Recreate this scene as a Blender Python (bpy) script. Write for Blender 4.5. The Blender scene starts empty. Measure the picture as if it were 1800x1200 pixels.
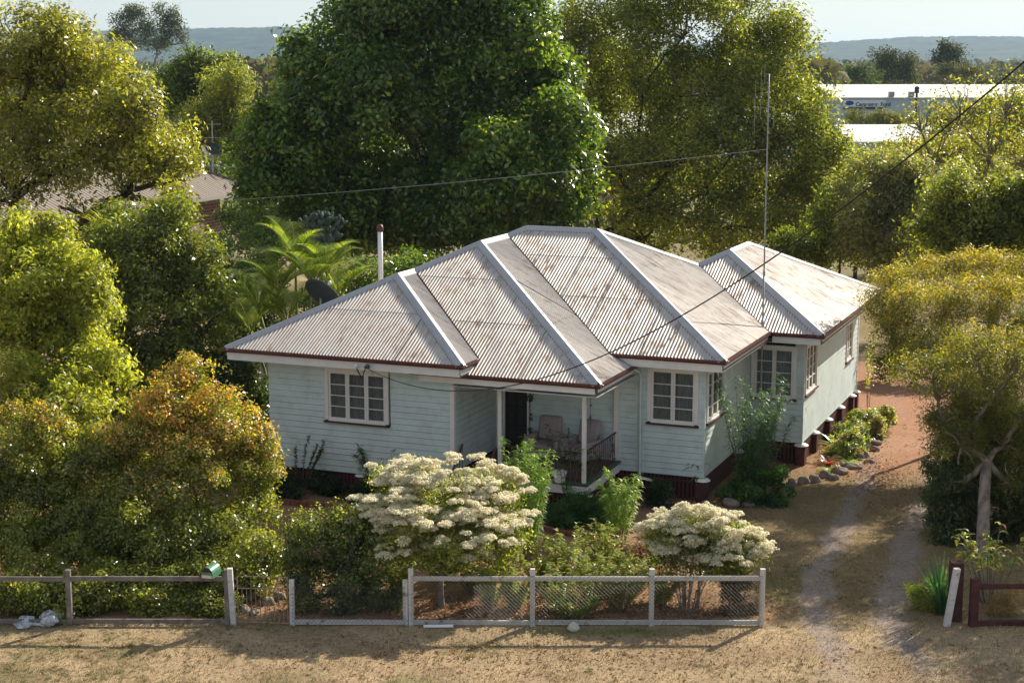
import bpy, math, random
import numpy as np
from mathutils import Vector
random.seed(7); RNG=np.random.default_rng(7)
C=bpy.context.scene; COL=C.collection; R=math.radians
# ---------------------------------------------------------------- camera, sky, sun, exposure
CAM_H=11.7; FPX=2873.4; PITCH=R(9.72)
cam=bpy.data.cameras.new('camera'); co=bpy.data.objects.new('camera',cam); COL.objects.link(co)
cam.sensor_width=36; cam.lens=36*FPX/1800; cam.clip_start=.1; cam.clip_end=20000
co.location=(0,0,CAM_H); co.rotation_euler=(math.pi/2-PITCH,0,0); C.camera=co
SUN_EL=R(31.5); SUN_AZ=math.atan2(.65,.76)          # azimuth from +Y towards +X
w=bpy.data.worlds.new('World'); C.world=w; w.use_nodes=True
nt=w.node_tree; bg=nt.nodes['Background']; sk=nt.nodes.new('ShaderNodeTexSky')
sk.sky_type='NISHITA'; sk.sun_disc=False; sk.sun_elevation=SUN_EL; sk.sun_rotation=SUN_AZ
sk.air_density=1.0; sk.dust_density=.2; sk.ozone_density=1.6; sk.altitude=100
mx=nt.nodes.new('ShaderNodeMix'); mx.data_type='RGBA'; mx.inputs[0].default_value=.64; mx.inputs[7].default_value=(3.3,3.5,3.75,1)   # thin high haze over the blue
nt.links.new(sk.outputs[0],mx.inputs[6]); nt.links.new(mx.outputs[2],bg.inputs[0]); bg.inputs[1].default_value=.095
sl=bpy.data.lights.new('sun','SUN'); sl.energy=5.0; sl.angle=R(.5); sl.color=(1,.91,.76)
so=bpy.data.objects.new('sun',sl); COL.objects.link(so)
sd=Vector((math.sin(SUN_AZ)*math.cos(SUN_EL),math.cos(SUN_AZ)*math.cos(SUN_EL),math.sin(SUN_EL)))
so.rotation_euler=sd.to_track_quat('Z','Y').to_euler(); so.location=(20,20,40)
C.render.engine='CYCLES'; C.cycles.max_bounces=14; C.cycles.diffuse_bounces=7; C.cycles.transmission_bounces=12; C.cycles.transparent_max_bounces=12
C.view_settings.view_transform='Standard'; C.view_settings.look='None'; C.view_settings.gamma=1
C.view_settings.exposure=.78
# ---------------------------------------------------------------- helpers
def ray(px,py):
    cp,sp=math.cos(PITCH),math.sin(PITCH); a=px-900.; b=py-600.
    return np.array([a, FPX*cp-b*sp, -FPX*sp-b*cp])
def at(px,py,Y):                                    # the point of a line of sight at depth Y
    v=ray(px,py); return np.array([0,0,CAM_H])+v*(Y/v[1])
def gnd(px,py,z=0.):                                # the point of a line of sight at height z
    v=ray(px,py); return np.array([0,0,CAM_H])+v*((z-CAM_H)/v[2])
def tag(o,label=None,cat=None,group=None,kind=None):
    if label: o['label']=label
    if cat: o['category']=cat
    if group: o['group']=group
    if kind: o['kind']=kind
    return o
def thing(name,label,cat,loc=(0,0,0),rz=0,group=None):
    o=bpy.data.objects.new(name,None); COL.objects.link(o); o.location=tuple(float(v) for v in loc); o.rotation_euler=(0,0,rz)
    o.empty_display_size=.2
    return tag(o,label,cat,group)
def link(name,me,mat,parent=None):
    o=bpy.data.objects.new(name,me); COL.objects.link(o)
    if mat: me.materials.append(mat)
    if parent is not None: o.parent=parent
    return o
def np_mesh(name,V,F,cols=None,smooth=False,uv=None):
    V=np.asarray(V,np.float32); F=np.asarray(F,np.int32); k=F.shape[1]
    me=bpy.data.meshes.new(name); me.vertices.add(len(V)); me.vertices.foreach_set('co',V.ravel())
    me.loops.add(F.size); me.loops.foreach_set('vertex_index',F.ravel())
    me.polygons.add(len(F)); me.polygons.foreach_set('loop_start',np.arange(0,F.size,k,dtype=np.int32))
    if smooth: me.polygons.foreach_set('use_smooth',np.ones(len(F),bool))
    me.update(calc_edges=True)
    if cols is not None:
        a=me.color_attributes.new('col','FLOAT_COLOR','POINT')
        c=np.ones((len(V),4),np.float32); c[:,:3]=cols; a.data.foreach_set('color',c.ravel())
    if uv is not None:
        u=me.uv_layers.new(name='uv'); u.data.foreach_set('uv',np.asarray(uv,np.float32)[F.ravel()].ravel())
    return me
class MB:
    def __init__(s): s.v=[]; s.f=[]
    def box(s,x0,x1,y0,y1,z0,z1):
        b=len(s.v); s.v+=[(x,y,z) for z in (z0,z1) for y in (y0,y1) for x in (x0,x1)]
        s.f+=[tuple(b+i for i in q) for q in ((0,2,3,1),(4,5,7,6),(0,1,5,4),(2,6,7,3),(0,4,6,2),(1,3,7,5))]; return s
    def obox(s,P,Q,wd,ht,up=(0,0,1)):                # bar from P to Q
        P=Vector(P);Q=Vector(Q);d=(Q-P).normalized();u=Vector(up)
        if abs(d.dot(u))>.98: u=Vector((0,1,0))
        r=d.cross(u).normalized()*wd/2; t=r.cross(d).normalized()*ht/2
        b=len(s.v)
        for X in (P,Q):
            for a,c in ((-1,-1),(1,-1),(1,1),(-1,1)): s.v.append(tuple(X+r*a+t*c))
        s.f+=[tuple(b+i for i in q) for q in ((0,1,2,3),(7,6,5,4),(0,4,5,1),(1,5,6,2),(2,6,7,3),(3,7,4,0))]; return s
    def tube(s,pts,rad,n=6,cap=True):
        pts=[Vector(p) for p in pts]; m=len(pts)
        if not hasattr(rad,'__len__'): rad=[rad]*m
        b=len(s.v); ref=Vector((.31,.2,.93))
        for i,p in enumerate(pts):
            d=(pts[min(i+1,m-1)]-pts[max(i-1,0)])
            d=d.normalized() if d.length>1e-9 else Vector((0,0,1))
            r=d.cross(ref)
            if r.length<.1: r=d.cross(Vector((1,0,0)))
            r.normalize(); t=d.cross(r)
            for k in range(n):
                a=2*math.pi*k/n; s.v.append(tuple(p+(r*math.cos(a)+t*math.sin(a))*rad[i]))
        for i in range(m-1):
            for k in range(n):
                k2=(k+1)%n; s.f.append((b+i*n+k,b+i*n+k2,b+(i+1)*n+k2,b+(i+1)*n+k))
        if cap: s.f.append(tuple(b+k for k in range(n))[::-1]); s.f.append(tuple(b+(m-1)*n+k for k in range(n)))
        return s
    def lathe(s,c,prof,n=16):                        # prof: (radius,z)
        b=len(s.v); m=len(prof)
        for r,z in prof:
            for k in range(n): a=2*math.pi*k/n; s.v.append((c[0]+r*math.cos(a),c[1]+r*math.sin(a),c[2]+z))
        for i in range(m-1):
            for k in range(n): k2=(k+1)%n; s.f.append((b+i*n+k,b+i*n+k2,b+(i+1)*n+k2,b+(i+1)*n+k))
        s.f.append(tuple(b+k for k in range(n))[::-1]); s.f.append(tuple(b+(m-1)*n+k for k in range(n))); return s
    def poly(s,pts): b=len(s.v); s.v+=[tuple(p) for p in pts]; s.f.append(tuple(range(b,b+len(pts)))); return s
    def prism(s,pts,ax,h):                           # closed outline swept along vector
        b=len(s.v); n=len(pts); a=Vector(ax)*h
        s.v+=[tuple(p) for p in pts]+[tuple(Vector(p)+a) for p in pts]
        s.f.append(tuple(b+i for i in range(n))[::-1]); s.f.append(tuple(b+n+i for i in range(n)))
        for i in range(n): j=(i+1)%n; s.f.append((b+i,b+j,b+n+j,b+n+i))
        return s
    def blob(s,c,r,seed=0,n=8,rough=.18):
        rs=random.Random(seed); b=len(s.v); ph=[rs.uniform(0,6) for _ in range(6)]
        for i in range(n+1):
            th=math.pi*i/n
            for k in range(2*n):
                a=math.pi*k/n; d=(math.sin(th)*math.cos(a),math.sin(th)*math.sin(a),math.cos(th))
                q=1+rough*(math.sin(3*d[0]+ph[0])+math.sin(4*d[1]+ph[1])+math.sin(3.5*d[2]+ph[2]))*.5
                s.v.append((c[0]+r[0]*d[0]*q,c[1]+r[1]*d[1]*q,c[2]+r[2]*d[2]*q))
        for i in range(n):
            for k in range(2*n): k2=(k+1)%(2*n); s.f.append((b+i*2*n+k,b+(i+1)*2*n+k,b+(i+1)*2*n+k2,b+i*2*n+k2))
        return s
    def build(s,name,mat,parent=None,org=None,smooth=False,bevel=0):
        me=bpy.data.meshes.new(name); v=s.v
        if org is not None: v=[(a-org[0],b-org[1],c-org[2]) for a,b,c in v]
        me.from_pydata([tuple(map(float,p)) for p in v],[],s.f); me.update()
        if smooth: me.polygons.foreach_set('use_smooth',[True]*len(me.polygons))
        o=link(name,me,mat,parent)
        if bevel:
            m=o.modifiers.new('bevel','BEVEL'); m.width=bevel; m.segments=2; m.limit_method='ANGLE'
        return o
# ---------------------------------------------------------------- materials
def mat(name,col,rough=.7,spec=.3,metal=0,nscale=0,namt=.2,bump=0,bscale=30,dirt=None,dscale=2,dlo=.55,dhi=.75,stretch=None,coord='Object'):
    m=bpy.data.materials.new(name); m.use_nodes=True; t=m.node_tree; p=t.nodes['Principled BSDF']
    p.inputs['Roughness'].default_value=rough; p.inputs['Specular IOR Level'].default_value=spec; p.inputs['Metallic'].default_value=metal
    p.inputs['Base Color'].default_value=(*col,1)
    tc=t.nodes.new('ShaderNodeTexCoord'); mp=t.nodes.new('ShaderNodeMapping'); t.links.new(tc.outputs[coord],mp.inputs[0])
    if stretch: mp.inputs['Scale'].default_value=stretch
    last=None
    if nscale:
        n=t.nodes.new('ShaderNodeTexNoise'); n.inputs['Scale'].default_value=nscale; n.inputs['Detail'].default_value=6; t.links.new(mp.outputs[0],n.inputs[0])
        r=t.nodes.new('ShaderNodeMapRange'); r.inputs[1].default_value=.3; r.inputs[2].default_value=.7; r.inputs[3].default_value=1-namt; r.inputs[4].default_value=1+namt
        t.links.new(n.outputs[0],r.inputs[0])
        x=t.nodes.new('ShaderNodeMix'); x.data_type='RGBA'; x.blend_type='MULTIPLY'; x.inputs[0].default_value=1; x.inputs[6].default_value=(*col,1); t.links.new(r.outputs[0],x.inputs[7])
        last=x.outputs[2]
    if dirt:
        n=t.nodes.new('ShaderNodeTexNoise'); n.inputs['Scale'].default_value=dscale; n.inputs['Detail'].default_value=8; n.inputs['Roughness'].default_value=.65; t.links.new(mp.outputs[0],n.inputs[0])
        r=t.nodes.new('ShaderNodeMapRange'); r.inputs[1].default_value=dlo; r.inputs[2].default_value=dhi; t.links.new(n.outputs[0],r.inputs[0])
        x=t.nodes.new('ShaderNodeMix'); x.data_type='RGBA'; t.links.new(r.outputs[0],x.inputs[0])
        if last: t.links.new(last,x.inputs[6])
        else: x.inputs[6].default_value=(*col,1)
        x.inputs[7].default_value=(*dirt,1); last=x.outputs[2]
    if last: t.links.new(last,p.inputs['Base Color'])
    if bump:
        n=t.nodes.new('ShaderNodeTexNoise'); n.inputs['Scale'].default_value=bscale; n.inputs['Detail'].default_value=5; t.links.new(mp.outputs[0],n.inputs[0])
        b=t.nodes.new('ShaderNodeBump'); b.inputs['Strength'].default_value=bump; b.inputs['Distance'].default_value=.02; t.links.new(n.outputs[0],b.inputs['Height']); t.links.new(b.outputs[0],p.inputs['Normal'])
    return m
def leafmat(name,trans=.55,rough=.42,spec=.5,tcol=(2.7,2.75,.85),gain=1.45):
    m=bpy.data.materials.new(name); m.use_nodes=True; t=m.node_tree; p=t.nodes['Principled BSDF']; out=t.nodes['Material Output']
    a=t.nodes.new('ShaderNodeVertexColor'); a.layer_name='col'
    def mul(c):
        x=t.nodes.new('ShaderNodeMix'); x.data_type='RGBA'; x.blend_type='MULTIPLY'; x.inputs[0].default_value=1; t.links.new(a.outputs[0],x.inputs[6]); x.inputs[7].default_value=(*c,1); return x.outputs[2]
    t.links.new(mul((gain,gain,gain)),p.inputs['Base Color']); p.inputs['Roughness'].default_value=rough; p.inputs['Specular IOR Level'].default_value=spec
    tr=t.nodes.new('ShaderNodeBsdfTranslucent'); t.links.new(mul(tcol),tr.inputs[0])
    ms=t.nodes.new('ShaderNodeMixShader'); ms.inputs[0].default_value=trans; t.links.new(p.outputs[0],ms.inputs[1]); t.links.new(tr.outputs[0],ms.inputs[2]); t.links.new(ms.outputs[0],out.inputs[0])
    return m
LEAF=leafmat('leaf'); LEAFG=leafmat('glossy leaf',.5,.34,.8); PETAL=leafmat('petal',.5,.6,.2,(1.06,1.06,1.0),1.06); DRY=leafmat('dry leaf',.25,.7,.2,(1,.9,.7),1.)
FARLEAF=leafmat('far leaf',.3,.7,.1,(1.6,1.5,.8),1.2)
BARK=mat('dark bark',(.055,.042,.032),.9,.1,nscale=9,namt=.4,bump=.6,bscale=20)
BARKG=mat('grey bark',(.2,.17,.15),.9,.1,nscale=7,namt=.4,bump=.6,bscale=20)
BARKP=mat('papery bark',(.27,.215,.175),.9,.1,nscale=6,namt=.35,dirt=(.10,.075,.055),dscale=5,dlo=.5,dhi=.7,bump=.8,bscale=14,stretch=(1,1,.3))
WALLM=mat('mint weatherboard paint',(.575,.655,.645),.55,.3,nscale=1.3,namt=.07,dirt=(.4,.43,.39),dscale=3,dlo=.5,dhi=.85)
TRIM=mat('white trim paint',(.76,.72,.69),.5,.3,nscale=3,namt=.07,dirt=(.5,.44,.38),dscale=7,dlo=.64,dhi=.85)
MAROON=mat('maroon paint',(.085,.022,.022),.6,.3,nscale=5,namt=.3)
GUTTER=mat('oxide red gutter',(.105,.03,.026),.45,.4,nscale=4,namt=.25,dirt=(.2,.12,.09),dscale=6,dlo=.62,dhi=.8)
IRON=mat('maroon wrought iron',(.1,.045,.045),.6,.3)
GREENP=mat('green floor paint',(.08,.13,.09),.5,.3,nscale=6,namt=.2)
DECK=mat('veranda boards',(.12,.06,.05),.6,.3,nscale=8,namt=.3)
DARK=mat('dark screen',(.05,.038,.034),.7,.2,nscale=12,namt=.3)
BLACKM=mat('black metal',(.015,.015,.016),.5,.3)
CURT=mat('net curtain',(.42,.4,.39),.9,.1,nscale=4,namt=.3,stretch=(14,14,.6))
SHADEFILL=mat('painted shade black',(.012,.01,.01),1,.0)  # near-black colour standing in for shade below the floor and indoors
UPH=mat('mauve grey upholstery',(.38,.31,.31),.95,.1,nscale=30,namt=.15,bump=.2,bscale=90)
GALVP=mat('galvanised pipe',(.30,.31,.33),.5,.4,.4,nscale=8,namt=.2)
PVC=mat('white pipe',(.8,.78,.76),.45,.4,nscale=3,namt=.06)
DISHM=mat('charcoal mesh dish',(.035,.045,.05),.6,.3,nscale=20,namt=.15)
WIRE=mat('black cable',(.012,.012,.014),.6,.2)
WIREL=mat('pale wire',(.36,.38,.33),.5,.3)
MESHW=mat('grey chain wire',(.16,.16,.17),.5,.4,.6)
FENCEW=mat('weathered white timber',(.6,.57,.54),.85,.15,nscale=5,namt=.15,dirt=(.2,.17,.15),dscale=5,dlo=.53,dhi=.7,bump=.4,bscale=40)
FENCEG=mat('grey old timber',(.2,.17,.155),.9,.1,nscale=6,namt=.35,bump=.5,bscale=40)
FENCER=mat('dark red timber',(.085,.035,.032),.85,.15,nscale=6,namt=.35,bump=.5,bscale=40)
ROCK=mat('garden rock',(.24,.19,.16),.9,.15,nscale=6,namt=.35,bump=.8,bscale=12)
BRICKE=mat('red garden brick',(.22,.085,.06),.9,.15,nscale=9,namt=.35,bump=.5,bscale=20)
BOXG=mat('green letterbox paint',(.06,.2,.11),.45,.4,nscale=8,namt=.15)
PINK=mat('number strip',(.75,.5,.5),.5,.3)
PLASTIC=mat('clear plastic',(.42,.44,.47),.25,.6,nscale=9,namt=.5)
WHITEROOF=mat('white shed roof',(.83,.82,.8),.5,.3,nscale=.4,namt=.06)
SHEDW=mat('blue grey shed wall',(.42,.48,.56),.6,.3,nscale=.6,namt=.06)
SIGNW=mat('white sign',(.62,.66,.72),.5,.3); SIGNB=mat('navy sign band',(.02,.045,.11),.5,.3); SIGNO=mat('blue sign oval',(.015,.05,.25),.5,.3)
GLASSM=bpy.data.materials.new('window glass'); GLASSM.use_nodes=True
_t=GLASSM.node_tree; _g=_t.nodes['Principled BSDF']; _tr=_t.nodes.new('ShaderNodeBsdfTransparent'); _ms=_t.nodes.new('ShaderNodeMixShader'); _tr.inputs[0].default_value=(.75,.8,.8,1)
_g.inputs['Base Color'].default_value=(.1,.11,.11,1); _g.inputs['Roughness'].default_value=.06; _g.inputs['Specular IOR Level'].default_value=.6
_ms.inputs[0].default_value=.8; _t.links.new(_g.outputs[0],_ms.inputs[1]); _t.links.new(_tr.outputs[0],_ms.inputs[2]); _t.links.new(_ms.outputs[0],_t.nodes['Material Output'].inputs[0])
def roofmat(name,base,rust,rough=.44,metal=.5,cover=.57):
    m=bpy.data.materials.new(name); m.use_nodes=True; t=m.node_tree; p=t.nodes['Principled BSDF']; N=t.nodes.new; L=t.links.new
    tc=N('ShaderNodeTexCoord')
    def noise(sc,scale,det=7,rg=.6):
        mp=N('ShaderNodeMapping'); mp.inputs['Scale'].default_value=sc; L(tc.outputs['UV'],mp.inputs[0])
        n=N('ShaderNodeTexNoise'); n.inputs['Scale'].default_value=scale; n.inputs['Detail'].default_value=det; n.inputs['Roughness'].default_value=rg; L(mp.outputs[0],n.inputs[0]); return n.outputs[0]
    def rng(s,a,b,c=0,d=1):
        r=N('ShaderNodeMapRange'); r.inputs[1].default_value=a; r.inputs[2].default_value=b; r.inputs[3].default_value=c; r.inputs[4].default_value=d; L(s,r.inputs[0]); return r.outputs[0]
    def mul(a,b):
        r=N('ShaderNodeMath'); r.operation='MULTIPLY'; L(a,r.inputs[0]); L(b,r.inputs[1]); return r.outputs[0]
    def mix(fac,a,b):
        x=N('ShaderNodeMix'); x.data_type='RGBA'; L(fac,x.inputs[0])
        for s,i in ((a,6),(b,7)):
            if isinstance(s,tuple): x.inputs[i].default_value=(*s,1)
            else: L(s,x.inputs[i])
        return x.outputs[2]
    streak=noise((4,.9,1),1.6,8,.7); patch=noise((.8,.45,1),1.3,6,.65); fine=noise((1,1,1),14,4)
    rf=mul(rng(streak,.44,.62),rng(patch,cover-.13,cover+.1))
    c=mix(rng(fine,.3,.7),tuple(v*.9 for v in base),base)
    c=mix(rng(noise((2.5,.3,1),2.2,6),.42,.72,0,.6),c,(.36,.33,.32))
    rs=N('ShaderNodeMath'); rs.operation='MULTIPLY'; rs.inputs[1].default_value=.8; L(rf,rs.inputs[0]); rf=rs.outputs[0]; c=mix(rf,c,rust); L(c,p.inputs['Base Color'])
    p.inputs['Metallic'].default_value=metal; L(rng(rf,0,1,rough,.85),p.inputs['Roughness'])
    return m
ROOFM=roofmat('weathered corrugated iron',(.57,.525,.475),(.21,.105,.058),cover=.52)
CAPM=roofmat('ridge capping metal',(.43,.45,.475),(.25,.13,.08),.5,.2,.6)
TANROOF=roofmat('tan ribbed roof',(.26,.20,.15),(.17,.12,.08),.6,.0,.6)
# ---------------------------------------------------------------- foliage
def unit(a): return a/np.maximum(np.linalg.norm(a,axis=1,keepdims=True),1e-9)
def leaf_quads(P,Nn,ax,ln,wd,cols):
    """one folded four-corner leaf per row"""
    n=len(P); ax=unit(ax-Nn*(ax*Nn).sum(1,keepdims=True)); sd_=np.cross(Nn,ax)
    ln=ln[:,None]; wd=wd[:,None]
    V=np.stack([P-ax*ln*.5,P+sd_*wd*.5+Nn*wd*.18-ax*ln*.05,P+ax*ln*.5-Nn*ln*.1,P-sd_*wd*.5+Nn*wd*.18-ax*ln*.05],1).reshape(-1,3)
    return V,np.arange(4*n).reshape(n,4),np.repeat(cols,4,0)
def pick(rng,pal,n):
    ws=np.array([p[1] for p in pal],float); idx=rng.choice(len(pal),n,p=ws/ws.sum())
    return np.array([p[0] for p in pal])[idx]
def foliage(lobes,n,leaf,pal,seed,subk=1.,top=None,topz=.5,twig=.16,per=10,up=.5,droop=0.,fill=.15,srange=(.2,.4),flat=.75):
    """lobes: rows of centre+radii. Returns V,F,cols and the clump centres."""
    rng=np.random.default_rng(seed); lobes=np.array(lobes,float)
    wts=lobes[:,3]*lobes[:,5]*(lobes[:,6] if lobes.shape[1]>6 else 1); wts/=wts.sum()
    zmin=(lobes[:,2]-lobes[:,5]).min(); zmax=(lobes[:,2]+lobes[:,5]).max()
    Ps=[];Ns=[];Cs=[];subs=[]
    for L,wt in zip(lobes,wts):
        c=L[:3]; r=L[3:6]; ns=max(9,int(24*subk)); nl=max(40,int(n*wt))
        d=rng.normal(size=(ns,3)); d[:,2]+=.25; d=unit(d)
        f_=rng.uniform(.5,1.0,ns)+(rng.uniform(size=ns)<.38)*rng.uniform(.05,.34,ns); q=c+r*d*f_[:,None]; sr=(r.min()*.6+r.mean()*.4)*rng.uniform(srange[0]*.75,srange[1]*1.08,ns)*np.where(f_>1,.7,1.1); tint=rng.uniform(.62,1.38,ns)
        subs.append((c,q))
        nt_=max(8,nl//per); si=rng.choice(ns,nt_,p=sr**2/(sr**2).sum())
        dd=rng.normal(size=(nt_,3)); dd[:,2]+=.3; dd=unit(dd)
        tw=q[si]+dd*sr[si][:,None]*np.array([1,1,flat])*rng.uniform(.55,1.12,(nt_,1))
        nf=int(nt_*fill); f_=unit(rng.normal(size=(nf,3)))*rng.uniform(0,.75,(nf,1))
        tw=np.r_[tw,c+r*f_]; tt=np.r_[tint[si],rng.uniform(.75,1.1,nf)]; dd=np.r_[dd,unit(rng.normal(size=(nf,3)))]
        P=np.repeat(tw,per,0)+np.clip(rng.normal(size=(len(tw)*per,3)),-1.7,1.7)*twig
        out=unit((P-c)/r); N_=unit(np.repeat(dd,per,0)*.75+out*.25+np.array([0,0,up])+rng.normal(size=P.shape)*.5)
        Cc=pick(rng,pal,len(P))*(np.repeat(tt,per)*rng.uniform(.8,1.2,len(P)))[:,None]
        if top is not None:
            zz=(P[:,2]-zmin)/(zmax-zmin); pr=np.clip((zz-topz)*2.2,0,.9)*np.clip(((out*(P-c)/r).sum(1)-.45)*2,0,1)
            clump=np.repeat(rng.uniform(.3,1.3,len(tw)),per); mk=rng.uniform(size=len(P))<pr*clump
            Cc[mk]=pick(rng,top,mk.sum())*rng.uniform(.75,1.25,(mk.sum(),1))
        Ps.append(P);Ns.append(N_);Cs.append(Cc)
    P=np.concatenate(Ps);N_=np.concatenate(Ns);Cc=np.concatenate(Cs); m=len(P)
    ax=unit(rng.normal(size=(m,3))+np.array([0,0,-droop])); ln=leaf[0]*rng.uniform(.65,1.3,m); wd=leaf[1]*rng.uniform(.7,1.25,m)
    V,F,K=leaf_quads(P,N_,ax,ln,wd,np.clip(Cc,0,1)); return V,F,K,subs
def bez(a,b,c,n,rnd,jit):
    out=[]
    for i in range(n+1):
        t=i/n; p=(1-t)**2*a+2*t*(1-t)*b+t*t*c
        if 0<i<n: p=p+np.array([rnd.uniform(-1,1) for _ in range(3)])*jit
        out.append(p)
    return out
def limbs(base,fork,subs,r0,seed,twigs=7,thin=.3,lean=.4):
    """trunk, then every lobe grows from the nearest limb already placed"""
    rnd=random.Random(seed); mb=MB(); base=np.array(base,float); fork=np.array(fork,float)
    mid=(base+fork)/2+np.array([rnd.uniform(-.1,.1)*r0*12,rnd.uniform(-.1,.1)*r0*8,0])
    mb.tube(bez(base-np.array([0,0,.15]),mid,fork,5,rnd,r0*.15),[r0*1.3,r0*1.08,r0,r0*.95,r0*.9,r0*.85],9)
    nodes=[(fork,r0*.85)]
    for c,q in sorted(subs,key=lambda s:np.linalg.norm(s[0]-fork)):
        c=c-np.array([0,0,.12*abs(c[2]-fork[2])]); j=min(range(len(nodes)),key=lambda i:np.linalg.norm(nodes[i][0]-c)+.45*np.linalg.norm(nodes[i][0]-fork))
        p0,rp=nodes[j]; L=np.linalg.norm(c-p0); r1=rp*.74; k=(p0+c)/2+np.array([rnd.uniform(-.12,.12)*L,rnd.uniform(-.12,.12)*L,lean*L*.25])
        mb.tube(bez(p0,k,c,6,rnd,L*.03),[rp*.8+(r1*.75-rp*.8)*i/6 for i in range(7)],6); nodes.append((c,r1))
        for p in q[:twigs]:
            L2=np.linalg.norm(p-c); mb.tube(bez(c,(c+p)/2+np.array([0,0,L2*.12]),p,4,rnd,L2*.06),[r1*thin*1.3*(1-.18*i) for i in range(5)],4,False)
    return mb
def px_lobes(rows,Y,depth=.85,jit=0,sc=1.,rec=0):
    out=[]; z0=min(at(r[0],r[1],Y)[2] for r in rows); rj=random.Random(len(rows)+int(Y))
    for r in rows:
        px,py,rx,ry=r[:4]; dY=r[4] if len(r)>4 else 0; wt=r[5] if len(r)>5 else 1.
        y=Y+dY+rj.uniform(-jit,jit)+rec*(at(px,py,Y)[2]-z0); c=at(px,py,y); s=y/FPX*sc; a,b=rx*s,ry*s; out.append([*c,a,(a+b)/2*depth,b,wt])
    return out
def plant(name,label,cat,base,lobes,n,leaf,pal,seed,trunk=.12,fork=None,leafm=None,bark=None,group=None,crown='crown',stem='trunk',twigs=7,lean=.4,thin=.3,**kw):
    base=np.array(base,float); t=thing(name,label,cat,base,0,group)
    V,F,K,subs=foliage(lobes,n,leaf,pal,seed,**kw)
    link(crown,np_mesh(crown,V-base,F,K),leafm or LEAF,t)
    if fork is None:
        lo=np.array(lobes); m=lo[:,:3].mean(0); fork=np.array([base[0]*.6+m[0]*.4,base[1]*.6+m[1]*.4,base[2]+(m[2]-base[2])*.45])
    limbs(base,fork,subs,trunk,seed,twigs,thin,lean).build(stem,bark or BARK,t,base,True)
    return t
def blades(P0,dirs,ln,wd,cols,segs=4,arch=.6,rng=RNG,up=(0,0,1)):
    """arched strap leaves: a strip per row that starts along dirs and bends down"""
    n=len(P0); V=[];K=[]; d=unit(dirs); side=np.cross(d,np.array(up)); bad=np.linalg.norm(side,axis=1)<.05; side[bad]=[1,0,0]; side=unit(side)
    p=P0.copy(); cur=d.copy(); prof=[.6,1,.85,.55,.06] if segs==4 else list(np.linspace(.9,.08,segs+1))
    for i in range(segs+1):
        w_=(wd*prof[i]*.5)[:,None]; V.append(p-side*w_); V.append(p+side*w_)
        cur=unit(cur+np.array([0,0,-1])*(arch*(i+1)/segs)[:,None] if hasattr(arch,'__len__') else cur+np.array([0,0,-arch*(i+1)/segs])); p=p+cur*(ln/segs)[:,None]
    V=np.stack(V,1); m=2*(segs+1); idx=np.arange(n)[:,None]*m
    F=np.concatenate([idx+np.array([[2*i,2*i+1,2*i+3,2*i+2]]) for i in range(segs)],0)
    return V.reshape(-1,3),F,np.repeat(cols,m,0)
def rosette(name,label,cat,base,n,ln,wd,pal,seed,arch=.6,spread=1.,group=None,leafm=None):
    rng=np.random.default_rng(seed); base=np.array(base,float); a=rng.uniform(0,2*np.pi,n); e=rng.uniform(.4,1.5,n)
    d=np.stack([np.cos(a)*spread,np.sin(a)*spread,e],1); P=np.zeros((n,3)); P[:,:2]=rng.normal(size=(n,2))*.04
    V,F,K=blades(P,d,ln*rng.uniform(.6,1.2,n),wd*rng.uniform(.7,1.2,n),pick(rng,pal,n)*rng.uniform(.8,1.2,(n,1)),4,arch)
    o=link(name,np_mesh(name,V,F,K),leafm or LEAFG); o.location=tuple(base); return tag(o,label,cat,group)
def stemplant(name,label,cat,base,h,ns,spread,ln,wd,pal,seed,perstem=60,start=.25,group=None,arch=.5,stemr=.012,leafm=None,stemmat=None,vary=.35,out=1.):
    """upright stems carrying long narrow arching leaves"""
    rng=np.random.default_rng(seed); rnd=random.Random(seed); base=np.array(base,float); t=thing(name,label,cat,base,0,group); mb=MB(); P=[];D=[]
    for i in range(ns):
        a=rnd.uniform(0,6.28); rr=spread*math.sqrt(rnd.random()); hh=h*(1-vary*rnd.random()) if i else h
        b=np.array([math.cos(a)*rr*.25,math.sin(a)*rr*.25,0]); tip=np.array([math.cos(a)*rr,math.sin(a)*rr,hh])
        pts=bez(b,(b+tip)/2+np.array([0,0,hh*.12]),tip,7,rnd,hh*.012); mb.tube(pts,[stemr*(1-.11*k) for k in range(8)],5,False)
        tt=rng.uniform(start,1,perstem); A=np.array(pts); x=np.interp(tt,np.linspace(0,1,8),A[:,0]); y=np.interp(tt,np.linspace(0,1,8),A[:,1]); z=np.interp(tt,np.linspace(0,1,8),A[:,2])
        P.append(np.stack([x,y,z],1)); aa=rng.uniform(0,6.28,perstem); D.append(np.stack([np.cos(aa)*out,np.sin(aa)*out,rng.uniform(.1,1.1,perstem)],1))
    P=np.concatenate(P);D=np.concatenate(D);n=len(P)
    V,F,K=blades(P,D,ln*rng.uniform(.6,1.2,n),wd*rng.uniform(.7,1.2,n),pick(rng,pal,n)*rng.uniform(.75,1.25,(n,1)),4,arch)
    link('foliage',np_mesh('foliage',V,F,K),leafm or LEAF,t); mb.build('stem',stemmat or BARKG,t,None,True); return t
def mound(name,label,cat,c,r,n,leaf,pal,seed,group=None,leafm=None,**kw):
    """low plant of leaves only"""
    c=np.array(c,float); kw.setdefault('twig',.06); kw.setdefault('per',8)
    V,F,K,s=foliage([[c[0],c[1],c[2]+r[2]*.45,*r,1]],n,leaf,pal,seed,**kw); V[:,2]=np.maximum(V[:,2],c[2]-.02)
    o=link(name,np_mesh(name,V-c,F,K),leafm or LEAF); o.location=tuple(c); return tag(o,label,cat,group)
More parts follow.
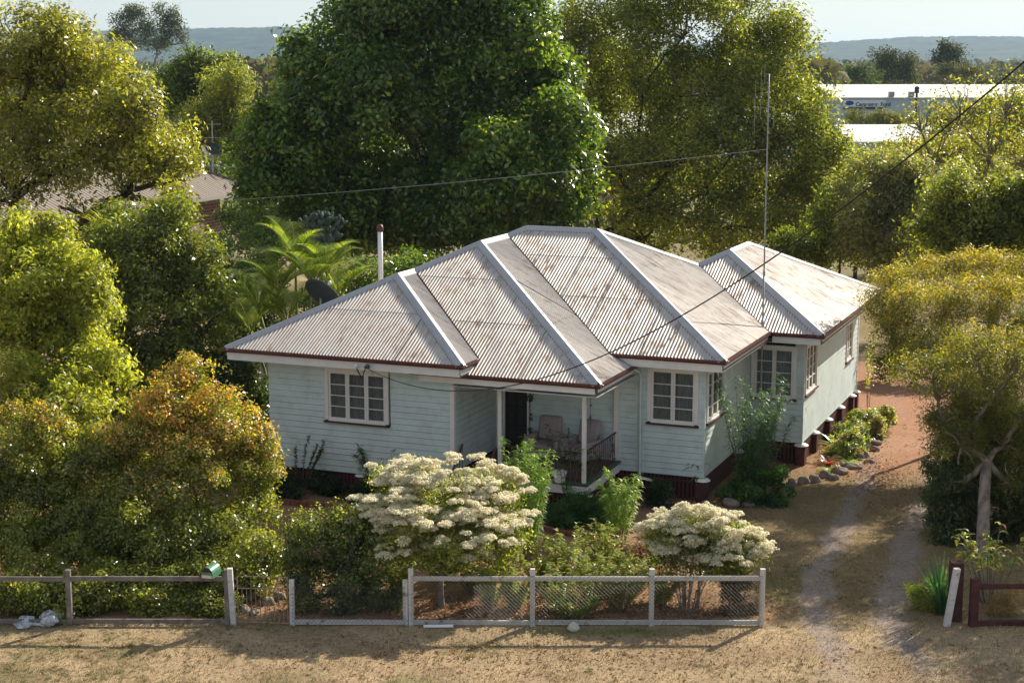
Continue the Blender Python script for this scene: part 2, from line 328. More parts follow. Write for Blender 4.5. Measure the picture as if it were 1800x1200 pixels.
# ---------------------------------------------------------------- ground, hills
def vnoise(x,y,s,seed):
    g=np.random.default_rng(seed).uniform(size=(257,257)); x=x/s+1000.3; y=y/s+1000.7
    i=np.floor(x).astype(int);j=np.floor(y).astype(int);u=x-i;v=y-j;u=u*u*(3-2*u);v=v*v*(3-2*v);i%=256;j%=256
    return (g[i,j]*(1-u)+g[i+1,j]*u)*(1-v)+(g[i,j+1]*(1-u)+g[i+1,j+1]*u)*v
def fbm(x,y,s,seed): return (vnoise(x,y,s,seed)+.5*vnoise(x,y,s/2.1,seed+1)+.25*vnoise(x,y,s/4.3,seed+2)+.13*vnoise(x,y,s/9,seed+3))/1.88
def sst(a,b,x): t=np.clip((x-a)/(b-a),0,1); return t*t*(3-2*t)
def gz(x,y):
    x=np.asarray(x,float);y=np.asarray(y,float)
    return -.5*sst(47,60,y)-.9*sst(60,90,y)+(fbm(x,y,1.3,11)-.5)*.05*sst(-5,5,60-y)
TL=np.array([(6.0,26),(6.5,33.5),(7.6,38),(9.15,42.8),(11.3,49),(13.2,55),(14.6,62)]); TR=np.array([(7.9,26),(8.05,33.2),(9.4,38),(11.3,42.8),(13.1,49),(14.6,55),(16,62)])
def ground_weights(x,y):
    n1=fbm(x,y,2.2,3); n2=fbm(x,y,.55,8); n3=fbm(x,y,6,21)
    def track(T): return np.abs(x-np.interp(y,T[:,1],T[:,0])+(n1-.5)*.7)
    d=np.minimum(track(TL),track(TR)); inr=sst(28.5,32,y)
    gravel=sst(.5,.12,d+(n2-.5)*.55)*inr*(1-sst(44,49,y)*.85)*.85
    mid=(np.interp(y,TL[:,1],TL[:,0])+np.interp(y,TR[:,1],TR[:,0]))/2
    dirt=sst(43.5,47.5,y+(n1-.5)*3)*sst(3.4,2.2,np.abs(x-mid)+(n2-.5))*(1-sst(64,70,y))
    bed=sst(5.9,5.4,x+(n1-.5)*.8)*sst(33.0,33.15,y)*sst(52,47,y)*sst(-16,-14,x)     # fenced front yard: bare earth and litter
    bed=bed*(1-sst(.55,.7,n3)*.5)
    green=np.maximum(np.exp(-((x-2.)/1.5)**2-((y-32.55)/.28)**2)*1.5*(n2+.3),sst(.6,.8,n1)*.45)
    return gravel,dirt,bed,np.clip(green,0,1),n1,n2,n3
def make_ground():
    def axis(a,b,step,lo,hi):
        c=list(np.arange(a,b,step)); s=step
        while c[-1]<hi: s*=1.28; c.append(c[-1]+s)
        s=step; l=[]; v=a
        while v>lo: s*=1.28; v-=s; l.append(v)
        return np.array(l[::-1]+c)
    xs=axis(-14,18,.13,-6000,6000); ys=axis(26,60,.13,-60,9000)
    X,Y=np.meshgrid(xs,ys); x=X.ravel();y=Y.ravel(); V=np.stack([x,y,gz(x,y)],1)
    nx,ny=len(xs),len(ys); i=np.arange(nx*ny).reshape(ny,nx); F=np.stack([i[:-1,:-1],i[:-1,1:],i[1:,1:],i[1:,:-1]],-1).reshape(-1,4)
    g,d,b,gr,n1,n2,n3=ground_weights(x,y)
    c=np.array([.375,.275,.165])[None]*(.72+.62*n2)[:,None]; pt=sst(.52,.62,fbm(x,y,1.1,61))[:,None]*.5; c=c*(1-pt)+np.array([.25,.17,.10])*pt; pt=sst(.58,.7,fbm(x,y,3.1,71))[:,None]*.45; c=c*(1-pt)+np.array([.15,.15,.06])*pt
    c=c*(1-.45*sst(.5,.75,n1)[:,None])+np.array([.17,.14,.065])*.45*sst(.5,.75,n1)[:,None]
    lawn2=(sst(32,34,y)*sst(5.2,5.8,x))[:,None]; c=c*(1-lawn2*.8)+np.array([.205,.145,.072])*lawn2*.8*(.7+.6*n2)[:,None]
    def lay(c,w,col): return c*(1-w[:,None])+np.array(col)*w[:,None]
    c=lay(c,gr*.75,(.10,.13,.03)); c=lay(c,b*.9,(.33,.19,.105)); c=lay(c,b*sst(.5,.62,n2)*.6,(.17,.10,.06))
    c=lay(c,d,(.35,.18,.105)); c=lay(c,d*sst(.5,.7,n1)*.4,(.42,.26,.17)); c=lay(c,g,(.31,.245,.205)); c=lay(c,g*sst(.5,.65,n2)*.5,(.2,.17,.15))
    far=sst(75,160,y); c=lay(c,far,(.2,.19,.09)); 
    me=np_mesh('ground',V,F,np.clip(c,0,1),True); m=bpy.data.materials.new('dry earth and grass'); m.use_nodes=True; t=m.node_tree; p=t.nodes['Principled BSDF']; L=t.links.new; N=t.nodes.new
    a=N('ShaderNodeVertexColor'); a.layer_name='col'; tc=N('ShaderNodeTexCoord')
    n=N('ShaderNodeTexNoise'); n.inputs['Scale'].default_value=9; n.inputs['Detail'].default_value=9; n.inputs['Roughness'].default_value=.75; L(tc.outputs['Object'],n.inputs[0])
    r=N('ShaderNodeMapRange'); r.inputs[1].default_value=.3; r.inputs[2].default_value=.7; r.inputs[3].default_value=.62; r.inputs[4].default_value=1.32; L(n.outputs[0],r.inputs[0])
    x_=N('ShaderNodeMix'); x_.data_type='RGBA'; x_.blend_type='MULTIPLY'; x_.inputs[0].default_value=1; L(a.outputs[0],x_.inputs[6]); L(r.outputs[0],x_.inputs[7]); L(x_.outputs[2],p.inputs['Base Color'])
    p.inputs['Roughness'].default_value=.95; p.inputs['Specular IOR Level'].default_value=.1
    b_=N('ShaderNodeBump'); b_.inputs['Strength'].default_value=.7; b_.inputs['Distance'].default_value=.05; L(n.outputs[0],b_.inputs['Height']); L(b_.outputs[0],p.inputs['Normal'])
    tag(link('ground',me,m),kind='structure')
make_ground()
def make_hills():
    px=np.array([-900,-300,0,140,250,330,420,500,700,900,1100,1300,1400,1460,1520,1590,1680,1760,1830,2000,2600.]); py=np.array([80,66,62,57,57,53,51,49,58,66,74,80,79,75,71,67,66,66,68,74,84.])
    Yr=4600.; xs=np.linspace(-2800,2800,700); ys=np.linspace(3500,5600,60); X,Y=np.meshgrid(xs,ys)
    P=900+FPX*X/Y; top=(108-np.interp(P,px,py))*Yr/FPX+CAM_H
    k=sst(3500,Yr,Y)*(1-.25*sst(Yr,5600,Y)); n=fbm(X,Y,420,31)-.5
    Z=top*np.clip(k+n*.5*k*(1-k)*2,0,2)+(fbm(X,Y,70,41)-.5)*7*k+(np.random.default_rng(4).uniform(size=X.shape)-.5)*4.5*k-1
    i=np.arange(X.size).reshape(X.shape); F=np.stack([i[:-1,:-1],i[:-1,1:],i[1:,1:],i[1:,:-1]],-1).reshape(-1,4)
    m=mat('forested hillside',(.035,.05,.03),.95,.05,nscale=.02,namt=.75)
    tag(link('hills',np_mesh('hills',np.stack([X.ravel(),Y.ravel(),Z.ravel()],1),F,None,False),m),kind='structure')
make_hills()
def make_grass():
    rng=np.random.default_rng(5); n=230000
    y=27+30*rng.uniform(size=n)**1.5; x=rng.uniform(-.34,.34,n)*y; keep=(x>-13)&(x<17); x=x[keep];y=y[keep]
    g,d,b,gr,n1,n2,n3=ground_weights(x,y)
    c_,s_=math.cos(R(-22.074)),math.sin(R(-22.074)); lx=c_*(x+7.828)+s_*(y-43.927); ly=-s_*(x+7.828)+c_*(y-43.927)
    inhouse=(lx>.5)&(lx<14.4)&(ly>.3)&((lx<10.3)|(ly>3.4)|(lx<12.7))&((ly>8.5)|(lx<12.8))
    dens=(1-g*.93)*(1-d*.9)*(1-b*.8)*(.35+1.1*sst(.35,.65,n2))
    k=(rng.uniform(size=len(x))<dens)&~inhouse; x,y,gr,n1,n2=[a[k] for a in (x,y,gr,n1,n2)]; m=len(x)
    h=rng.uniform(.02,.065,m)*(1+.7*gr); a=rng.uniform(0,6.28,m); wd=.006+.004*rng.uniform(size=m)
    z=gz(x,y)-.004; P=np.stack([x,y,z],1); s=np.stack([np.cos(a),np.sin(a),0*a],1)*wd[:,None]; t=np.stack([np.cos(a+1.3)*h*.9,np.sin(a+1.3)*h*.9,h],1)
    V=np.stack([P-s,P+s,P+t],1).reshape(-1,3); F=np.arange(3*m).reshape(m,3)
    straw=np.array([(.42,.32,.17),(.34,.25,.12),(.5,.4,.24),(.27,.21,.09),(.2,.19,.07)])[rng.integers(0,5,m)]; grn=np.array([(.12,.17,.03),(.17,.2,.05)])[rng.integers(0,2,m)]
    pg=rng.uniform(size=m)<np.clip(gr*1.3+.03,0,1); K=np.where(pg[:,None],grn,straw)*rng.uniform(.75,1.2,(m,1))
    tag(link('grass',np_mesh('grass',V,F,np.repeat(K,3,0)),DRY),'short dry straw coloured grass on the verge and beside the wheel tracks','grass',kind='stuff')
make_grass()
def make_tufts():
    rng=np.random.default_rng(15); n=9000; y=29.2+24*rng.uniform(size=n)**1.4; x=rng.uniform(-.34,.34,n)*y; k=(x>-13)&(x<16); x=x[k];y=y[k]
    g,d,b,gr,n1,n2,n3=ground_weights(x,y); k=rng.uniform(size=len(x))<(1-g)*(1-d*.85)*(1-b*.75)*(.1+1.5*sst(.48,.68,n1)); x=x[k];y=y[k];n1=n1[k];m=len(x); per=13
    P=np.repeat(np.stack([x,y,gz(x,y)],1),per,0); P[:,:2]+=rng.normal(size=(m*per,2))*.035; a=rng.uniform(0,6.28,m*per); D=np.stack([np.cos(a)*.7,np.sin(a)*.7,rng.uniform(.5,1.4,m*per)],1)
    c=pick(rng,[((.40,.30,.15),3),((.28,.23,.10),3),((.17,.18,.06),2),((.48,.38,.22),1.5)],m); V,F,K=blades(P,D,np.repeat(rng.uniform(.05,.13,m),per)*rng.uniform(.6,1.2,m*per),np.full(m*per,.011),np.repeat(c,per,0)*rng.uniform(.75,1.2,(m*per,1)),4,.5)
    tag(link('grass_tufts',np_mesh('grass_tufts',V,F,K),DRY),'scattered taller dry and greenish grass tufts on the verge and lawn','grass',kind='stuff')
make_tufts()
def make_gravel():
    rng=np.random.default_rng(16); n=26000; y=30+26*rng.uniform(size=n)**1.3; x=rng.uniform(4,16,n); g,d,*_=ground_weights(x,y); k=rng.uniform(size=n)<np.clip(g*1.1+d*.25,0,1); x=x[k];y=y[k];m=len(x); s=rng.uniform(.012,.035,m)
    N_=unit(rng.normal(size=(m,3))*.5+[0,0,1]); V,F,K=leaf_quads(np.stack([x,y,gz(x,y)+.008],1),N_,rng.normal(size=(m,3)),s,s*.8,pick(rng,[((.32,.28,.26),3),((.22,.18,.16),2),((.45,.4,.36),1.5)],m)); tag(link('gravel',np_mesh('gravel',V,F,K),DRY),'loose grey gravel lying in the two wheel tracks of the driveway','gravel',kind='stuff')
make_gravel()
def make_litter():
    rng=np.random.default_rng(9)
    spots=[(-9.5,34.8,2.6,.8,2600),(-4.9,34.6,1,.7,500),(-.6,33.9,2.0,.5,3200),(3.4,33.8,1.6,.5,1600),(2.6,36.6,.8,.45,2200),(1.2,34.6,2.2,.8,1500),(-6,35.6,1.6,1.2,900),(9,50,2,4,900),(5,42.5,1.5,1,300),(0,31,7,1.2,1200),(10.5,45.5,.8,2.2,900)]
    P=[]
    for x,y,a,b,n in spots: P.append(np.stack([x+rng.normal(size=n)*a*.6,y+rng.normal(size=n)*b*.6],1))
    P=np.concatenate(P); P=P[P[:,1]>29]; n=len(P); z=gz(P[:,0],P[:,1])+rng.uniform(.005,.035,n)
    N_=unit(rng.normal(size=(n,3))*.45+[0,0,1]); K=pick(rng,[((.30,.15,.07),3),((.42,.24,.12),3),((.2,.1,.055),2),((.5,.36,.22),1)],n)*rng.uniform(.7,1.2,(n,1))
    V,F,K=leaf_quads(np.c_[P,z],N_,rng.normal(size=(n,3)),rng.uniform(.05,.11,n),rng.uniform(.03,.05,n),K)
    tag(link('leaf_litter',np_mesh('leaf_litter',V,F,K),DRY),'brown fallen leaves lying thick under the shrubs and along the fence','leaf litter',kind='stuff')
make_litter()
# ---------------------------------------------------------------- the house
HR=R(-22.074); HX,HY=-7.828,43.927
h0=4.0; tn=.496; wA,yB,wB,eB,yC,wC,rC,yD,wD,rD,yE=7.05,1.09,9.97,.64,3.17,13.136,5.433,8.18,14.696,3.746,14.287
mD=rD-(wD-wC)/2
def hw(p): c,s=math.cos(HR),math.sin(HR); return (HX+c*p[0]-s*p[1],HY+s*p[0]+c*p[1],p[2])
house=thing('weatherboard_house','single storey pale mint weatherboard house with stepped corrugated iron hip roof and white trim','house',(HX,HY,0),HR)
SL=math.sqrt(1+tn*tn)
PL={'F':(Vector((1,0,0)),Vector((0,1,tn))),'R':(Vector((0,1,0)),Vector((-1,0,tn))),'L':(Vector((0,1,0)),Vector((1,0,tn))),'K':(Vector((1,0,0)),Vector((0,-1,tn)))}
def pnorm(k): u,v=PL[k]; n=u.cross(v).normalized(); return n if n.z>0 else -n
def corr(V,F,UV,kind,org,poly,laps=(),pitch=.094,amp=.0145,sub=8,lift=0):
    eu,ev=PL[kind]; n=pnorm(kind); org=Vector(org); us=[p[0] for p in poly]; du=pitch/sub; u=min(us)+1e-4; prev=None; k=0; m=len(poly)
    while u<max(us)-1e-4:
        xs=[]
        for i in range(m):
            (a,b),(c,d)=poly[i],poly[(i+1)%m]
            if (a<=u<c) or (c<=u<a): xs.append(b+(d-b)*(u-a)/(c-a))
        xs.sort(); off=amp*math.cos(2*math.pi*k/sub)
        segs=[]
        for i in range(0,len(xs)-1,2):
            a,b=xs[i],xs[i+1]; cuts=[a]+[l for l in laps if a+.05<l<b-.05]+[b]
            for j in range(len(cuts)-1): segs.append((cuts[j],cuts[j+1],j))
        cur=[]
        for a,b,j in segs:
            ids=[]
            for s_,ex in ((a,.007 if j else 0),(b,0)):
                ids.append(len(V)); V.append(org+eu*u+ev*s_+n*(off+ex+lift)); UV.append((u,s_*SL))
            cur.append((ids,j))
        if prev and len(prev)==len(cur):
            for (p,j),(q,_) in zip(prev,cur): F.append((p[0],q[0],q[1],p[1]))
        prev=cur; u+=du; k+=1
V=[];F=[];UV=[]
g_=.035
corr(V,F,UV,'F',(0,0,h0),[(0,0),(wA,0),(wA/2,wA/2)],(1.9,))
corr(V,F,UV,'R',(wA,0,h0),[(0,0),(yB-g_,0),(yB+wA/2-g_,wA/2),(wA/2,wA/2)])
corr(V,F,UV,'F',(0,yB,h0),[(5.35,-eB),(wB+eB,-eB),(wB/2,wB/2),(wA/2+g_,wA/2+g_*.5),(wA+g_,0),(wA-.3,-.14),(5.35,-.14)],(1.45,3.3))
corr(V,F,UV,'R',(wB,yB,h0),[(-eB,-eB),(yC-yB+.62,-eB),(yC-yB+.62,-.2),(yC-yB-g_,0),(yC-yB+wB/2-g_,wB/2),(wB/2,wB/2)],(1.5,))
corr(V,F,UV,'F',(0,yC,h0),[(wB+g_,0),(wC,0),(wC-rC,rC),(rC,rC),(wB/2+g_,wB/2+.01)],(2.3,4.1))
corr(V,F,UV,'R',(wC,yC,h0),[(0,0),(yD-yC-g_,0),(yD-yC+mD-g_,mD),(2*rC-mD,mD),(rC,rC)],(.55,3.6))
corr(V,F,UV,'F',(0,yD,h0),[(wC+g_,0),(wD,0),(wD-rD,rD),(wC-mD+g_,mD)])
corr(V,F,UV,'R',(wD,yD,h0),[(0,0),(yE+rD-yD,0),(yE-yD,rD),(rD,rD)],(2.9,))
corr(V,F,UV,'L',(0,0,h0),[(0,0),(yC+2*rC,0),(yC+rC,rC),(yC+wB/2,wB/2),(yB+wB/2,wB/2),(yB+wA/2,wA/2),(wA/2,wA/2)],sub=6)
x0D=wD-2*rD
corr(V,F,UV,'K',(0,yC+2*rC,h0),[(0,0),(x0D,0),(wC-mD,mD),(wC-rC,rC),(rC,rC)],sub=6)
corr(V,F,UV,'L',(x0D,0,h0),[(yC+2*rC,0),(yE+rD,0),(yE,rD),(yD+rD,rD),(yD+mD,mD)],sub=6)
corr(V,F,UV,'K',(0,yE+rD,h0),[(x0D,0),(wD,0),(wD-rD,rD)],sub=6)
roof=link('roof',np_mesh('roof',np.array([tuple(v) for v in V]),F,None,True,np.array(UV)),ROOFM,house)
def cap(P,Q,ka,kb,wd=.165):
    P=Vector(P);Q=Vector(Q);d=(Q-P).normalized(); na,nb=pnorm(ka),pnorm(kb)
    da=na.cross(d); da=da if da.z<0 else -da; db=nb.cross(d); db=db if db.z<0 else -db
    if abs(da.z)<1e-6: da=-da
    up=(na+nb).normalized(); sec=[da*wd+na*.004,da*wd+na*.017,da*.045+na*.024]+[(up*math.cos(a)+(da-db).normalized()*math.sin(a))*.034+up*.03 for a in (1.2,.6,0,-.6,-1.2)]+[db*.045+nb*.024,db*wd+nb*.017,db*wd+nb*.004]
    L=(Q-P).length; k=max(2,int(L/1.8)); V=[];F=[];UV=[]; m=len(sec)
    for i in range(k+1):
        for j,s in enumerate(sec): V.append(tuple(P+d*L*i/k+s)); UV.append((j*.06,L*i/k))
    for i in range(k):
        for j in range(m-1): F.append((i*m+j,(i+1)*m+j,(i+1)*m+j+1,i*m+j+1))
    link('ridge_cap',np_mesh('ridge_cap',V,F,None,False,np.array(UV)),CAPM,roof)
def ap(x,y,s): return (x,y,h0+tn*s)
A1=ap(wA/2,wA/2,wA/2);A2=ap(wA/2,yB+wA/2,wA/2);B1=ap(wB/2,yB+wB/2,wB/2);B2=ap(wB/2,yC+wB/2,wB/2);C1=ap(rC,yC+rC,rC);C2=ap(wC-rC,yC+rC,rC);D1=ap(wD-rD,yD+rD,rD);D2=ap(wD-rD,yE,rD);VD=ap(wC-mD,yD+mD,mD)
cap((0,0,h0),A1,'L','F');cap(A1,(wA,0,h0),'F','R');cap(A1,A2,'L','R');cap(A2,B1,'L','F');cap(B1,(wB+eB,yB-eB,h0-tn*eB),'F','R');cap(B1,B2,'L','R');cap(B2,C1,'L','F')
cap(C1,C2,'F','K');cap(C2,(wC,yC,h0),'F','R');cap(C2,ap(wC-mD,yC+2*rC-mD,mD),'R','K');cap(VD,D1,'L','F');cap(D1,(wD,yD,h0),'F','R');cap(D1,D2,'L','R');cap(D2,(wD,yE+rD,h0),'R','K');cap(D2,(x0D,yE+rD,h0),'L','K');cap(C1,(0,yC+2*rC,h0),'L','K')
for P,Q in (((wA,yB,h0),A2),((wB,yC,h0),B2),((wC,yD,h0),VD)):       # valley irons, sunk below the sheets
    P=Vector(P)-Vector((0,0,.035));Q=Vector(Q)-Vector((0,0,.035)); MB().obox(P,Q,.14,.008).build('valley_iron',GUTTER,roof)
def gutter(pts,h):                                                 # quad gutter section swept along the eave, fascia and soffit behind
    m=MB(); sec=[(0,.0),(0,-.1),(.075,-.1),(.105,-.055),(.105,.012),(.09,.012),(.09,-.05),(.07,-.085),(.012,-.085),(.012,0)]
    P=[Vector((x,y,h)) for x,y in pts]; n=len(P); rows=[]
    for i,p in enumerate(P):
        dirs=[]
        if i>0: dirs.append((P[i]-P[i-1]).normalized())
        if i<n-1: dirs.append((P[i+1]-P[i]).normalized())
        o=[Vector((d.y,-d.x,0)) for d in dirs]; q=o[0] if len(o)==1 else (o[0]+o[1])/(1+o[0].dot(o[1]))
        rows.append([tuple(p+q*(a-.03)+Vector((0,0,z))) for a,z in sec])
    k=len(sec)
    for r in rows: m.v+=r
    for i in range(n-1):
        for j in range(k): j2=(j+1)%k; m.f.append((i*k+j,i*k+j2,(i+1)*k+j2,(i+1)*k+j))
    m.f.append(tuple(range(k))); m.f.append(tuple((n-1)*k+j for j in range(k))[::-1])
    return m.build('gutter',GUTTER,house)
hz=h0-.005
gutter([(0,yC+2*rC),(0,0),(wA,0),(wA,yB-.03)],hz)
gutter([(5.35,yB-eB),(wB+eB,yB-eB),(wB+eB,yC+.6)],hz-tn*eB)
gutter([(wB+.02,yC),(wC,yC),(wC,yD),(wD,yD),(wD,yE+rD),(x0D,yE+rD)],hz)
def fascia(P,Q,top,ht=.2,ins=.034):
    P=Vector((*P,0));Q=Vector((*Q,0));d=(Q-P).normalized();o=Vector((d.y,-d.x,0)); a=P-o*ins;b=Q-o*ins
    MB().obox(a+Vector((0,0,top-ht/2)),b+Vector((0,0,top-ht/2)),.03,ht).build('fascia',TRIM,house)
fz=hz-.015
fascia((.05,0),(wA-.07,0),fz,.3); fascia((wA,.02),(wA,yB),fz,.24); fascia((5.6,yB-eB),(wB+eB-.1,yB-eB),fz-tn*eB,.25); fascia((wB+eB,yB-eB+.1),(wB+eB,yC+.55),fz-tn*eB,.2)
fascia((wB+.25,yC),(wC-.06,yC),fz,.3); fascia((wC,yC+.1),(wC,yD-.02),fz,.2); fascia((wC+.1,yD),(wD-.06,yD),fz,.28); fascia((wD,yD+.1),(wD,yE+rD),fz,.2); fascia((0,yC+2*rC),(0,.05),fz,.2)
sf=MB()
for a in ((.05,wA-.05,.05,.8),(wA-.7,wA-.05,.8,yB+.3),(.05,1.,.8,14),(wB+.2,wC-.05,yC+.05,yC+.7),(wC-.75,wC-.05,yC+.7,yD),(wC-.6,wD-.05,yD+.05,yD+.7),(wD-.75,wD-.05,yD+.7,yE+rD-.05)): sf.box(*a,h0-.31,h0-.30)
sf.box(6.5,wB+eB-.06,yB-eB+.06,3.75,3.33,3.34)
sf.build('soffit',TRIM,house)
class Fr:                                                           # wall frame: along-wall u, outward n, up z
    def __init__(s,o,eu,en): s.o=Vector(o);s.u=Vector(eu);s.n=Vector(en)
    def p(s,u,n,z): return s.o+s.u*u+s.n*n+Vector((0,0,z))
    def box(s,mb,u0,u1,n0,n1,z0,z1):
        b=len(mb.v); mb.v+=[tuple(s.p(u,n,z)) for z in (z0,z1) for n in (n0,n1) for u in (u0,u1)]
        mb.f+=[tuple(b+i for i in q) for q in ((0,1,3,2),(4,6,7,5),(0,4,5,1),(2,3,7,6),(0,2,6,4),(1,5,7,3))]
def wall(fr,L,holes=(),z0=.65,z1=3.72,ex=.165,rnd=random.Random(3)):
    m=MB(); z=z0
    def piece(p,q,a,b,low,j):                       # one board between p and q, its groove at the bottom edge
        g=.016 if low else 0
        if low: m.poly([fr.p(p,-.012,a),fr.p(q,-.012,a),fr.p(q,-.012,a+g),fr.p(p,-.012,a+g)]); m.poly([fr.p(p,-.012,a+g),fr.p(q,-.012,a+g),fr.p(q,.02+j,a+g),fr.p(p,.02+j,a+g)])
        m.poly([fr.p(p,.02+j,a+g),fr.p(q,.02+j,a+g),fr.p(q,.004+j,b),fr.p(p,.004+j,b)]); m.poly([fr.p(p,.004+j,b),fr.p(q,.004+j,b),fr.p(q,-.013,b+.001),fr.p(p,-.013,b+.001)])
    while z<z1-.01:
        t=min(z+ex,z1); segs=[(0,L,z,t,True)]; j=rnd.uniform(-.002,.002)
        for a,b,c,d in holes:
            ns=[]
            for p,q,e,f,lw in segs:
                if b<=p or a>=q or f<=c or e>=d: ns.append((p,q,e,f,lw)); continue
                if a>p: ns.append((p,a,e,f,lw))
                if b<q: ns.append((b,q,e,f,lw))
                u,v=max(a,p),min(b,q)
                if e<c-.01: ns.append((u,v,e,c,lw))
                if f>d+.01: ns.append((u,v,d,f,False))
            segs=ns
        for p,q,e,f,lw in segs: piece(p,q,e,f,lw and f-e>.03,j)
        z=t
    return m.build('wall',WALLM,house)
CURTS=[CURT,mat('lace curtain',(.3,.28,.27),.9,.1,nscale=5,namt=.35,stretch=(10,10,.8)),mat('grey curtain',(.36,.36,.36),.9,.1,nscale=3,namt=.4,stretch=(18,18,.5))]
def window(fr,u0,u1,z0,z1,cols=2,rows=4,tr=.1,curtain=True):
    m=MB(); fr.box(m,u0-tr,u0,-.12,.045,z0,z1+tr); fr.box(m,u1,u1+tr,-.12,.045,z0,z1+tr); fr.box(m,u0,u1,-.12,.043,z1,z1+tr); fr.box(m,u0,u1,-.12,.04,z0-.03,z0)
    w_=m.build('window',TRIM,house)
    s=MB(); fr.box(s,u0-tr-.03,u1+tr+.03,-.02,.085,z0-.075,z0-.031); s.build('sill',MAROON,w_)
    cw=(u1-u0)/cols
    for i in range(cols):
        a=u0+i*cw+.004; b=a+cw-.008; s=MB(); st=.055
        fr.box(s,a,a+st,-.03,.012,z0,z1); fr.box(s,b-st,b,-.03,.012,z0,z1); fr.box(s,a+st,b-st,-.03,.012,z0,z0+.075); fr.box(s,a+st,b-st,-.03,.012,z1-.055,z1)
        for k in range(1,rows): zz=z0+.075+(z1-z0-.13)*k/rows; fr.box(s,a+st,b-st,-.026,.008,zz-.011,zz+.011)
        sh=s.build('sash',TRIM,w_); g=MB(); g.poly([fr.p(a+st,-.016,z0+.07),fr.p(b-st,-.016,z0+.07),fr.p(b-st,-.016,z1-.05),fr.p(a+st,-.016,z1-.05)]); g.build('pane',GLASSM,sh)
    n=int((u1-u0)/.02); cm=MB(); V=[fr.p(u0+(u1-u0)*i/n,-.1+.012*math.sin(i*1.1)+.006*math.sin(i*.37),z) for z in (z0,z1) for i in range(n+1)]
    cm.v=[tuple(v) for v in V]; cm.f=[(i,i+1,n+2+i,n+1+i) for i in range(n)]; cm.build('curtain',CURTS[len(house.children)%3],w_,smooth=True)
    return w_
def cornerb(x,y,z0=.64,z1=3.72,s=.055): MB().box(x-s,x+s,y-s,y+s,z0,z1).build('corner_board',TRIM,house)
YA=.7; XA0,XA1=.93,6.48; YV=3.77; XV=10.02; XC=12.47; YDf=8.78; XDr=14.06; YBk=yE+rD-.6
fA=Fr((XA0,YA,0),(1,0,0),(0,-1,0)); wall(fA,XA1-XA0-.05,[(1.86-.1,3.63+.1,2.07-.03,3.56)]); window(fA,1.86,3.58,2.1,3.44,3)
fS=Fr((XA1,YA,0),(0,1,0),(1,0,0)); wall(fS,YV-YA,[],.95,3.4)
fB=Fr((XA1,YV,0),(1,0,0),(0,-1,0)); wall(fB,XC-XA1,[(.14,.98,.9,2.98),(10.98-XA1-.1,12.2-XA1+.1,2.0,3.6)],.65,3.72); window(fB,10.98-XA1,12.2-XA1,2.1,3.52,2)
fC=Fr((XC,YV,0),(0,1,0),(1,0,0)); wall(fC,YDf-YV,[(.2,2.0,2.03,3.6)]); window(fC,.26,1.86,2.13,3.46,3)
fD=Fr((XC,YDf,0),(1,0,0),(0,-1,0)); wall(fD,XDr-XC,[(.12,1.33,1.9,3.6)]); window(fD,.14,1.28,1.98,3.42,2)
fE=Fr((XDr,YDf,0),(0,1,0),(1,0,0)); wall(fE,YBk-YDf,[(.2,1.85,2.0,3.6),(6.5,7.65,1.85,3.35)]); window(fE,.26,1.72,2.08,3.46,3); window(fE,6.6,7.5,1.98,3.2,2)
fW=Fr((XA0,yC+2*rC-.6,0),(0,-1,0),(-1,0,0)); wall(fW,yC+2*rC-.6-YA)
fK=Fr((XDr,YBk,0),(-1,0,0),(0,1,0)); wall(fK,XDr-x0D-.6); fK2=Fr((x0D+.6,yC+2*rC-.6,0),(-1,0,0),(0,1,0)); wall(fK2,x0D+.6-XA0)
cornerb(XA1,YA,.72,3.4,.06); cornerb(XV,YV-.05,.95,3.45,.06); MB().box(XA1+.0,XA1+.1,YV-.12,YV-.03,.95,3.3).build('corner_board',TRIM,house)
for x,y in ((XC,YV),(XDr,YDf)): MB().box(x-.02,x+.026,y-.026,y+.02,.65,3.7).build('corner_board',WALLM,house)
MB().box(XDr-.02,XDr+.03,YBk-.06,YBk+.03,.65,3.7).build('corner_board',TRIM,house)
ib=MB(); ib.box(XA0+.2,XC-.25,YV+.25,yC+2*rC-.9,.66,3.7); ib.box(XA0+.2,XA1-.2,YA+.3,YV+.2,.66,3.7); ib.box(XC-.2,XDr-.3,YDf+.3,YBk-.3,.66,3.7); ib.build('interior_shade',SHADEFILL,house)  # solid blocks, darkness of the unlit rooms put in as near-black colour
# front door with its dark screen
d=MB(); fB.box(d,.17,.23,-.1,.03,.95,2.95); fB.box(d,.9,.96,-.1,.03,.95,2.95); fB.box(d,.23,.9,-.1,.03,2.88,2.95); door=d.build('door_frame',TRIM,house)
d=MB(); fB.box(d,.235,.895,-.06,-.03,.96,2.875); sd_=d.build('screen_door',DARK,house)
d=MB()
for a,b,c,e in ((.235,.29,.96,2.87),(.84,.895,.96,2.87),(.29,.84,.96,1.08),(.29,.84,2.77,2.87),(.55,.59,1.08,2.77),(.29,.84,1.62,1.68),(.29,.84,2.16,2.22)): fB.box(d,a,b,-.029,-.012,c,e)
for k in range(3):
    for q in range(2): u=.31+q*.29; z=1.12+k*.54; fB.box(d,u,u+.22,-.028,-.018,z,z+.03); fB.box(d,u,u+.22,-.028,-.018,z+.41,z+.44); fB.box(d,u,u+.03,-.028,-.018,z+.03,z+.41); fB.box(d,u+.19,u+.22,-.028,-.018,z+.03,z+.41)
d.build('grille',BLACKM,sd_)
